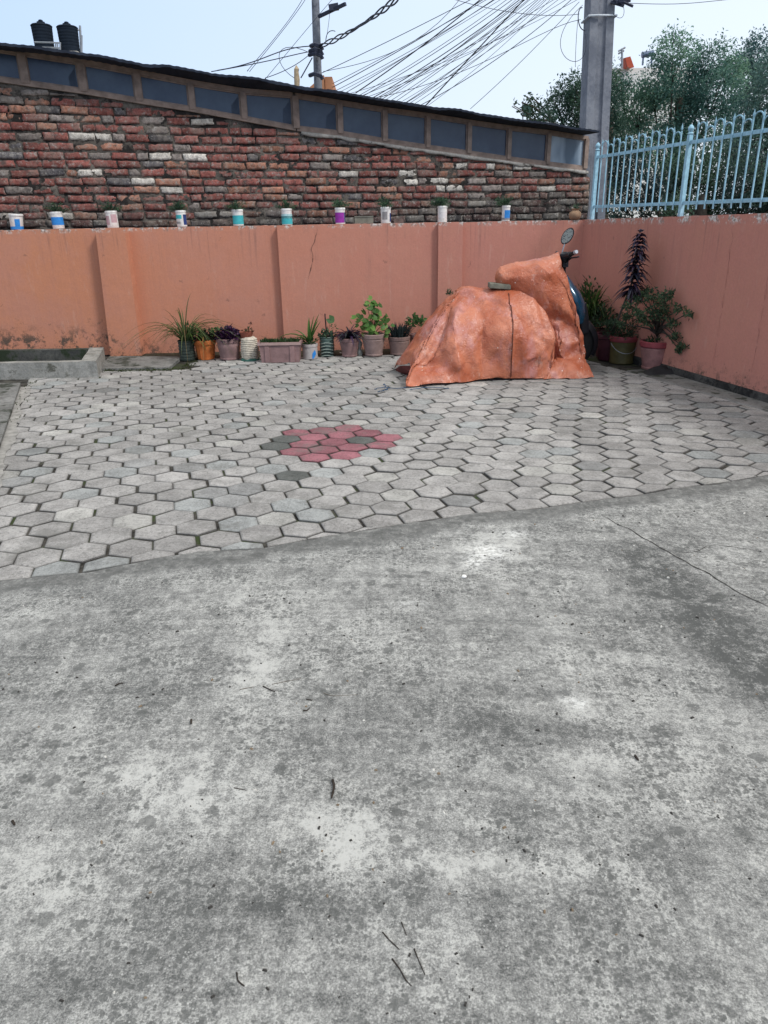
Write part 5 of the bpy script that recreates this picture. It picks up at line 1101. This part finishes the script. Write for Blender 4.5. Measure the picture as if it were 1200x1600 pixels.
# --- tarpaulin
def catm(a, n, tau=.35):       # resample rows of control points with Catmull-Rom
    a = np.array(a, float); m = len(a); out_ = []
    for s in np.linspace(0, m-1, n):
        i = min(int(s), m-2); t = s-i; p0, p1, p2, p3 = a[max(i-1, 0)], a[i], a[i+1], a[min(i+2, m-1)]
        m1_ = (p2-p0)*tau; m2_ = (p3-p1)*tau
        out_.append((2*t**3-3*t**2+1)*p1+(t**3-2*t**2+t)*m1_+(-2*t**3+3*t**2)*p2+(t**3-t**2)*m2_)
    return np.array(out_)
LOFT = {}
FOLDS = [(1, .3, .20, 4.6, .011), (1, -.3, -.50, 3.4, .013), (.45, .2, 1, 3.0, .009), (-.8, .1, .7, 5.5, .007), (1, 0, .15, 10.5, .002), (.5, .3, -1, 8.5, .002)]
def pleats(S):
    A = np.zeros(S.shape[:2]+(1,))
    for j in range(S.shape[0]):
        for i in range(S.shape[1]):
            q = S[j, i]; w1 = mnoise.noise_vector(Vector(q*1.8)); w2 = mnoise.noise_vector(Vector(q*5)); a = 0
            for k, (x_, y_, z_, fr, am) in enumerate(FOLDS):
                ph = (q[0]*x_+q[1]*y_+q[2]*z_)*fr+k*.37+w1[k % 3]*.5+w2[(k+1) % 3]*.10; a += am*(1-4*abs(ph-math.floor(ph)-.5))*max(0, min(1.3, .55+1.6*mnoise.noise(Vector(q*2.6+k*7.7))))
            A[j, i, 0] = a
    return A
def drape(S, key, frames=12):      # let the cover slump and crease: a short cloth simulation over its own form
    try:
        nv, nu, _ = S.shape; du = np.gradient(S, axis=1); dv = np.gradient(S, axis=0); N = np.cross(du, dv); N /= np.linalg.norm(N, axis=2, keepdims=True)+1e-9
        N = -N*np.sign(N[5:nv//3, :, 1].mean()); T = S.copy()
        for _k in range(3):
            U = T.copy(); U[1:-1, 1:-1] = (T[:-2, 1:-1]+T[2:, 1:-1]+T[1:-1, :-2]+T[1:-1, 2:])/4; T = U
        def grid(P):
            me = bpy.data.meshes.new('form'); me.from_pydata([tuple(map(float, p)) for p in P.reshape(-1, 3)], [], [(j*nu+i, j*nu+i+1, (j+1)*nu+i+1, (j+1)*nu+i) for j in range(nv-1) for i in range(nu-1)]); me.update()
            o = bpy.data.objects.new('form', me); COL.objects.link(o); return o
        form = grid(T-N*SIM['gap']); form.modifiers.new('c', 'COLLISION'); form.collision.thickness_outer = .004; form.collision.thickness_inner = .02; form.collision.cloth_friction = 8
        fm = bpy.data.meshes.new('form'); fm.from_pydata([(-5, 2, -.003), (5, 2, -.003), (5, 12, -.003), (-5, 12, -.003)], [], [(0, 1, 2, 3)]); fo_ = bpy.data.objects.new('form', fm); COL.objects.link(fo_); fo_.modifiers.new('c', 'COLLISION'); fo_.collision.thickness_outer = .004
        g_ = np.random.default_rng(3); o = grid(S+N*(pleats(S)*(.9 if key == 'rear' else .5)+g_.normal(size=(nv, nu, 1))*.0012)); vg = o.vertex_groups.new(name='pin'); r = int(nv*(.56 if key == 'rear' else .70))
        for j in range(nv):
            for i in range(nu):
                w_ = 1. if abs(j-r) <= 1 else (.9 if (j == 0 and i % 9 == 0) else 0.)
                if i in (0, nu-1) and j % 6 == 0: w_ = max(w_, .8)
                if w_: vg.add([j*nu+i], w_, 'REPLACE')
        m = o.modifiers.new('cloth', 'CLOTH'); c = m.settings; c.quality = 8; c.mass = .15; c.tension_stiffness = 40; c.compression_stiffness = 40; c.shear_stiffness = 25; c.bending_model = 'ANGULAR'; c.bending_stiffness = SIM['bend']
        c.vertex_group_mass = 'pin'; c.pin_stiffness = 1; c.shrink_min = c.shrink_max = SIM['grow'][key]; c.tension_damping = c.compression_damping = c.shear_damping = 8; c.bending_damping = 1; c.air_damping = 3
        m.collision_settings.use_collision = True; m.collision_settings.distance_min = .004; m.collision_settings.collision_quality = 3; m.point_cache.frame_end = 60
        g0 = tuple(SC.gravity); SC.gravity = (0, 0, -.35)
        for f in range(1, frames+1): SC.frame_set(f)
        ev = o.evaluated_get(bpy.context.evaluated_depsgraph_get()); me = ev.to_mesh(); co = np.empty(nv*nu*3); me.vertices.foreach_get('co', co); co = co.reshape(nv, nu, 3).copy(); ev.to_mesh_clear()
        for q_ in (o, form, fo_): bpy.data.objects.remove(q_)
        SC.frame_set(1); SC.gravity = g0
        d = co-S; L_ = np.linalg.norm(d, axis=2, keepdims=True); print('DRAPE', key, L_.mean(), L_.max())
        d = d*np.minimum(1, .09/(L_+1e-9)); P = S+d; P[..., 2] = np.maximum(P[..., 2], .003); return P
    except Exception as ex: print('drape skipped', ex); return S
SIM = {'gap': .012, 'bend': .12, 'grow': {'rear': -.018, 'front': -.018}}
def sheet(b, cols, nu_, nv_, key):
    C_ = np.array([catm(c, nv_, .28) for c in cols]); S = np.array([catm(C_[:, j], nu_, .16) for j in range(nv_)])   # nv x nu
    LOFT[key] = S.copy()
    S = drape(S, key)
    ids = [[b.V(S[j, i]) for i in range(nu_)] for j in range(nv_)]
    for j in range(nv_-1):
        for i in range(nu_-1): b.Fc((ids[j][i], ids[j][i+1], ids[j+1][i+1], ids[j+1][i]))
    return [[b.v[ids[j][i]] for j in range(nv_)] for i in range(nu_)]
def gp(x, y, z=.005): return G(x, y, z)
def TARPM():
    m = Mt('orange_tarpaulin', .40, .5)
    c = m.mix(m.rng(m.noise(3.0, 4, .6), .42, .58), (.40, .105, .048), (.52, .18, .10))
    c = m.mix(m.rng(m.noise(2.2, 5, .7, m.map((1.6, 1.6, .8))), .52, .64, 0, .75), c, (.48, .215, .20))
    c = m.mix(m.rng(m.noise(6, 6, .85, m.map((1.5, 1.5, .7))), .56, .64, 0, .5), c, (.62, .40, .34))
    c = m.mix(m.rng(m.noise(4, 5, .8, m.map((1, 1, 1.4), (0, .5, 0))), .53, .63, 0, .6), c, (.27, .075, .045))
    c = m.mix(m.rng(m.noise(48, 4, .8), .44, .62, 0, .2), c, (.32, .10, .06))
    d = m.vor(16); cr = m.sep(m.vor(16, out='Color'), 0); c = m.mix(m.math('MULTIPLY', m.rng(d, .11, .07), m.rng(cr, .84, .88)), c, (.7, .62, .56))
    m.base(c); w1 = m.vadd(m.tc, m.noise(5, 4, .7, col=True), .35); w2 = m.vadd(m.tc, m.noise(13, 3, .6, col=True), .12)
    r1 = m.math('ABSOLUTE', m.math('SUBTRACT', m.noise(8, 3, .55, w1), .5)); r2 = m.math('ABSOLUTE', m.math('SUBTRACT', m.noise(22, 3, .6, w2), .5))
    h = m.math('ADD', m.rng(r1, 0, .07), m.math('MULTIPLY', m.rng(r2, 0, .08), .45)); h = m.math('ADD', h, m.math('MULTIPLY', m.noise(60, 4, .75), .2))
    m.bump(h, .6, .0035); return m.m
TARP = TARPM(); TIN = simple('tarpaulin_inside_shade', (.10, .02, .018), .7, .3, 8, .2)
tarp = thing('tarpaulin', 'wrinkled faded orange tarpaulin draped over the parked scooter', 'tarpaulin', (1.0, 7.2, 0))
b = MB()
def PYs(l): return [PY(x, y, Y) if len((x, y, Y)) == 3 else None for x, y, Y in l]
# columns run hem -> front face -> ridge -> back face -> back hem
def back(xr, hemx, z0=.01): return [np.array([xr, 7.48, .60]), np.array([(xr+hemx)/2, 7.66, .33]), np.array([hemx, 7.80, z0])]
cols = [
    [*PYs([(617, 577, 7.45), (624, 565, 7.42), (641, 540, 7.38), (660, 510, 7.36), (684, 480, 7.34), (708, 459, 7.32)]), np.array([.75, 7.42, .735]), np.array([.68, 7.6, .45]), np.array([.60, 7.68, .25]), np.array([.55, 7.7, .12])],
    [*PYs([(625, 571, 7.15), (641, 555, 7.15), (656, 532, 7.14), (673, 503, 7.14), (692, 477, 7.18), (711, 457, 7.25)]), np.array([.76, 7.42, .745]), np.array([.72, 7.62, .45]), np.array([.68, 7.72, .2]), np.array([.64, 7.78, .01])],
    [*PYs([(644, 571, 6.90), (652, 556, 6.93), (664, 532, 6.98), (680, 503, 7.05), (696, 480, 7.12), (713, 456.5, 7.20)]), np.array([.77, 7.40, .75]), np.array([.75, 7.65, .45]), np.array([.74, 7.75, .2]), np.array([.73, 7.8, .01])],
    [gp(631, 606), PY(645, 573, 6.70), PY(662, 541, 6.82), PY(679, 508, 6.95), PY(697, 481, 7.05), PY(716, 456, 7.17), np.array([.79, 7.40, .752]), np.array([.78, 7.65, .45]), np.array([.78, 7.75, .2]), np.array([.8, 7.8, .01])],
    [gp(662, 604), PY(672, 577, 6.80), PY(686, 543, 6.93), PY(699, 510, 7.03), PY(712, 482, 7.10), PY(727, 455, 7.15), np.array([.83, 7.40, .757]), np.array([.82, 7.65, .45]), np.array([.84, 7.75, .2]), np.array([.86, 7.8, .01])],
    [gp(722, 599), PY(719, 573, 6.67), PY(710, 541, 6.76), PY(706, 510, 6.90), PY(718, 482, 7.01), PY(745, 454, 7.14), np.array([.93, 7.40, .765]), np.array([.92, 7.65, .45]), np.array([.94, 7.75, .2]), np.array([.96, 7.8, .01])],
    [gp(752, 595), PY(752, 566, 6.83), PY(751, 535, 6.86), PY(752, 506, 6.91), PY(758, 480, 7.02), PY(772, 453, 7.14), np.array([1.07, 7.40, .77]), np.array([1.06, 7.65, .45]), np.array([1.06, 7.75, .2]), np.array([1.06, 7.8, .01])],
    [gp(797, 593), PY(797, 562, 6.76), PY(797, 532, 6.76), PY(797, 504, 6.82), PY(796, 478, 6.93), PY(794, 451, 7.12), np.array([1.20, 7.40, .775]), np.array([1.20, 7.65, .45]), np.array([1.18, 7.75, .2]), np.array([1.16, 7.8, .01])],
    [gp(832, 592.5), PY(834, 560, 6.88), PY(834, 530, 6.87), PY(828, 500, 6.90), PY(818, 474, 6.99), PY(812, 450, 7.12), np.array([1.27, 7.40, .77]), np.array([1.27, 7.65, .45]), np.array([1.26, 7.75, .2]), np.array([1.25, 7.8, .01])],
    [gp(858, 592), PY(861, 562, 6.84), PY(866, 528, 6.86), PY(853, 494, 6.98), PY(836, 467, 7.03), PY(822, 447, 7.14), np.array([1.31, 7.40, .765]), np.array([1.31, 7.65, .45]), np.array([1.31, 7.75, .2]), np.array([1.31, 7.8, .01])],
    [gp(862, 589), PY(860, 562, 7.05), PY(862, 528, 7.10), PY(850, 496, 7.14), PY(836, 470, 7.18), PY(824, 449, 7.22), np.array([1.33, 7.40, .75]), np.array([1.32, 7.62, .43]), np.array([1.32, 7.72, .2]), np.array([1.32, 7.78, .01])],
]
SHV = sheet(b, cols, 120, 76, 'rear')
b.build('rear_sheet', TARP, tarp, smooth=True, col=False)
b = MB()
def bk(p, Yb, dzf=0): return np.array([p[0]*Yb/p[1]+(.05 if p[0] < 1.4 else -.05 if p[0] > 1.6 else 0), Yb, max(.01, p[2]+dzf)])
fc = []
for rows in (
    [(848, 593, None), (842, 560, 7.12), (832, 528, 7.16), (815, 492, 7.18), (795, 465, 7.16), (779, 449, 7.16), (773, 436, 7.18), (775, 427, 7.24)],
    [(863, 592, None), (862, 562, 7.10), (858, 530, 7.16), (845, 495, 7.13), (822, 460, 7.08), (792, 438, 7.08), (780, 426, 7.12), (782, 417, 7.25)],
    [(880, 592, None), (879, 565, 6.98), (874, 533, 6.99), (868, 498, 7.14), (850, 460, 7.10), (830, 432, 7.05), (812, 418, 7.10), (806, 410, 7.26)],
    [(900, 592, None), (903, 572, 6.99), (893, 536, 7.10), (884, 494, 7.13), (872, 455, 7.06), (856, 428, 7.02), (840, 413, 7.09), (835, 404.5, 7.28)],
    [(915, 591, None), (909, 565, 7.02), (905, 533, 7.07), (898, 493, 7.08), (884, 452, 7.07), (871, 426, 7.05), (860, 409, 7.11), (857, 400, 7.30)],
    [(928, 590, None), (917, 563, 7.06), (911, 533, 7.12), (904, 492, 7.12), (893, 452, 7.12), (883, 425, 7.10), (876, 405, 7.14), (873, 394, 7.30)]):
    col_ = [gp(x, y) if Y is None else PY(x, y, Y) for x, y, Y in rows]; tp_ = col_[-1]
    col_ += [bk(tp_, 7.50, -.05), bk(col_[4], 7.68), bk(col_[2], 7.74), bk(col_[0], 7.85)]; fc.append(col_)
sheet(b, fc, 64, 80, 'front')
b.build('front_sheet', TARP, tarp, smooth=True, col=False)
# dark sheet painting the shade inside the opening at the lifted rear corner
b = MB(); q = [PY(617, 577, 7.44), PY(625, 571.5, 7.16), PY(644, 571.5, 6.91), PY(641, 582, 6.93), PY(632, 587, 7.2), PY(619, 584, 7.4)]; b.poly(q[::1]); 
b.build('opening_shade', TIN, tarp, col=False)
b = MB(); sp_ = [np.array(p)+np.array([0, -.004, .001]) for p in SHV[83][1:40]]; b.tube(sp_, .0045, 5); b.build('seam', simple('seam_dark', (.10, .03, .02), .8), tarp, col=False)
# flat concrete piece lying on the cover
pc = PY(780, 446.5, 7.16); b = MB(); L_ = 33*mpp(pc)
vv = []
for k in (-1, 1):
    for i, j in ((-1, -1), (1, -1), (1, 1), (-1, 1)): vv.append(b.V(pc+np.array([i*L_/2, j*.07, k*.024-.008*i])))
for q in ((0, 3, 2, 1), (4, 5, 6, 7), (0, 1, 5, 4), (1, 2, 6, 5), (2, 3, 7, 6), (3, 0, 4, 7)): b.Fc([vv[i] for i in q])
o = b.build('stone_slab', simple('grey_stone', (.16, .16, .13), .95, .35, 25, .6), None, col=False); tag(o, 'flat grey stone piece weighing down the top of the orange tarpaulin', 'stone')
md = o.modifiers.new('bevel', 'BEVEL'); md.width = .006; md.segments = 2
# ------------------------------------------------------------------ litter on the ground
TW = simple('dead_twig', (.035, .028, .022), .9, .3, 50, .3); TWP = simple('dry_twig', (.12, .10, .08), .9, .3, 50, .3)
def twig(pts, r, lb, mat=TW, grp='twigs lying on the concrete'):
    b = MB(); q = []
    for k, (x, y) in enumerate(pts): p = G(x, y, 0.); p[2] = gz(p[0], p[1])+r*.9; q.append(p+np.array([0, 0, r*.5*(k % 2)]))
    q = catm(q, 3*len(q)); b.tube(q, [r*(1.0-.5*i/len(q)+.25*nz(i*1.3, r*999)) for i in range(len(q))], 6)
    tag(b.build('twig', mat, None, smooth=True, col=False), lb, 'twig', grp)
twig([(520, 1222), (522, 1234), (518, 1250)], .0045, 'short thick dark stick standing out in the middle of the concrete')
twig([(411, 1074), (420, 1079), (430, 1083)], .002, 'thin bent twig below the pale patch left of centre')
twig([(180, 1072), (187, 1069), (193, 1068)], .003, 'small dark twig lying level at the left')
twig([(299, 1127), (299, 1134)], .004, 'stubby dark bit pointing to the viewer left of centre')
twig([(474, 1113), (480, 1113), (484, 1109)], .0025, 'hooked black twig just below a tiny straight one')
twig([(479, 1095), (488, 1097)], .002, 'tiny straight twig above the hooked black one')
twig([(375, 1079), (397, 1075)], .0012, 'hair thin pale twig left of the bent twig', TWP)
twig([(425, 1071), (470, 1062)], .0010, 'long hair thin straw right of the bent twig', TWP)
twig([(20, 1285), (24, 1292)], .004, 'dark chip by the left edge of the concrete')
twig([(598, 1456), (608, 1468), (624, 1483)], .0014, 'leftmost of the four dark scratchy twigs near the bottom, kinked at its end')
twig([(613, 1498), (625, 1515), (634, 1531), (643, 1541)], .0016, 'lowest and longest of the four dark twigs near the bottom')
twig([(627, 1440), (631, 1450), (635, 1461)], .0011, 'topmost and shortest of the four dark twigs near the bottom')
twig([(647, 1482), (654, 1500), (664, 1523)], .0013, 'rightmost of the four dark twigs near the bottom')
twig([(992, 1184), (997, 1192)], .004, 'small curled dark leaf stalk on the pale streak at the right', TW)
twig([(366, 1233), (385, 1237)], .0012, 'thin twig on the bright pale patch', TW)
twig([(370, 1520), (372, 1533), (382, 1541)], .002, 'curved dark twig near the bottom left of centre', TW)
twig([(505, 1085), (520, 1090), (560, 1088)], .001, 'faint thin straw right of the hooked twig', TWP)
b = MB()
for k in range(430):
    yy = rng.uniform(.8, 3.6); xx = rng.uniform(-.75, .75)*yy*.9
    if yy > edge_y(xx)-.02: continue
    s_ = rng.uniform(.0015, .0042)*(1+yy*.25); c_ = rng.random(); b.cur = (.04, .038, .035) if c_ < .6 else ((.55, .54, .5) if c_ < .8 else (.2, .15, .1))
    a = rng.uniform(0, 3.14); b.box((xx, yy, gz(xx, yy)+s_*.3), (s_*rng.uniform(1, 2.4), s_, s_*.8), ((math.cos(a), math.sin(a), 0), (-math.sin(a), math.cos(a), 0), (0, 0, 1)), .6)
struct(b.build('grit', simple('grit', None, .9, .2, 30, 0, attr=True)), 'stuff')
b = MB(); c0 = G(725, 902, 0.); c0[2] = gz(c0[0], c0[1]); b.lathe([(.008, 0), (.012, .004), (.009, .009), (.002, .011)], c0, 7, wob=.5); tag(b.build('pebble', simple('white_stone', (.7, .7, .68), .8), None, col=False), 'small white pebble below the pale patch on the concrete', 'pebble')
# blue string scraps by the tarpaulin
b = MB()
for pts in ([(585, 608), (600, 605), (620, 607), (640, 604)], [(590, 612), (605, 608), (600, 600)], [(640, 609), (670, 605), (700, 607)]):
    q = catm([G(x, y, .012) for x, y in pts], 20); q[:, 0] += .012*np.sin(np.arange(20)*1.7); b.tube(q, .0035, 5)
tag(b.build('string', simple('blue_string', (.03, .07, .13), .8), None, col=False), 'tangle of thin dark blue string on the pavers left of the tarpaulin', 'string')
# weeds and moss along the slab and the wall foot
b = MB()
for k in range(700):
    if k < 420: x = rng.uniform(-2.85, -2.05); y = 7.60+rng.normal()*.025
    elif k < 600: x = rng.uniform(-2.1, -1.98); y = rng.uniform(7.6, 8.2)
    else: x = rng.uniform(-3.2, -3.0); y = rng.uniform(5.5, 7.1); x = float(np.interp(y, [LB[1][1], LB[0][1]], [LB[1][0], LB[0][0]]))+rng.normal()*.03
    b.cur = tuple(np.array((.055, .075, .025))*rng.uniform(.5, 1.3)); b.leaf((x, y, .0), rng.normal(size=3)*.8+np.array([0, 0, .6]), rng.uniform(.012, .03), .008)
struct(b.build('moss', LEAF), 'stuff')
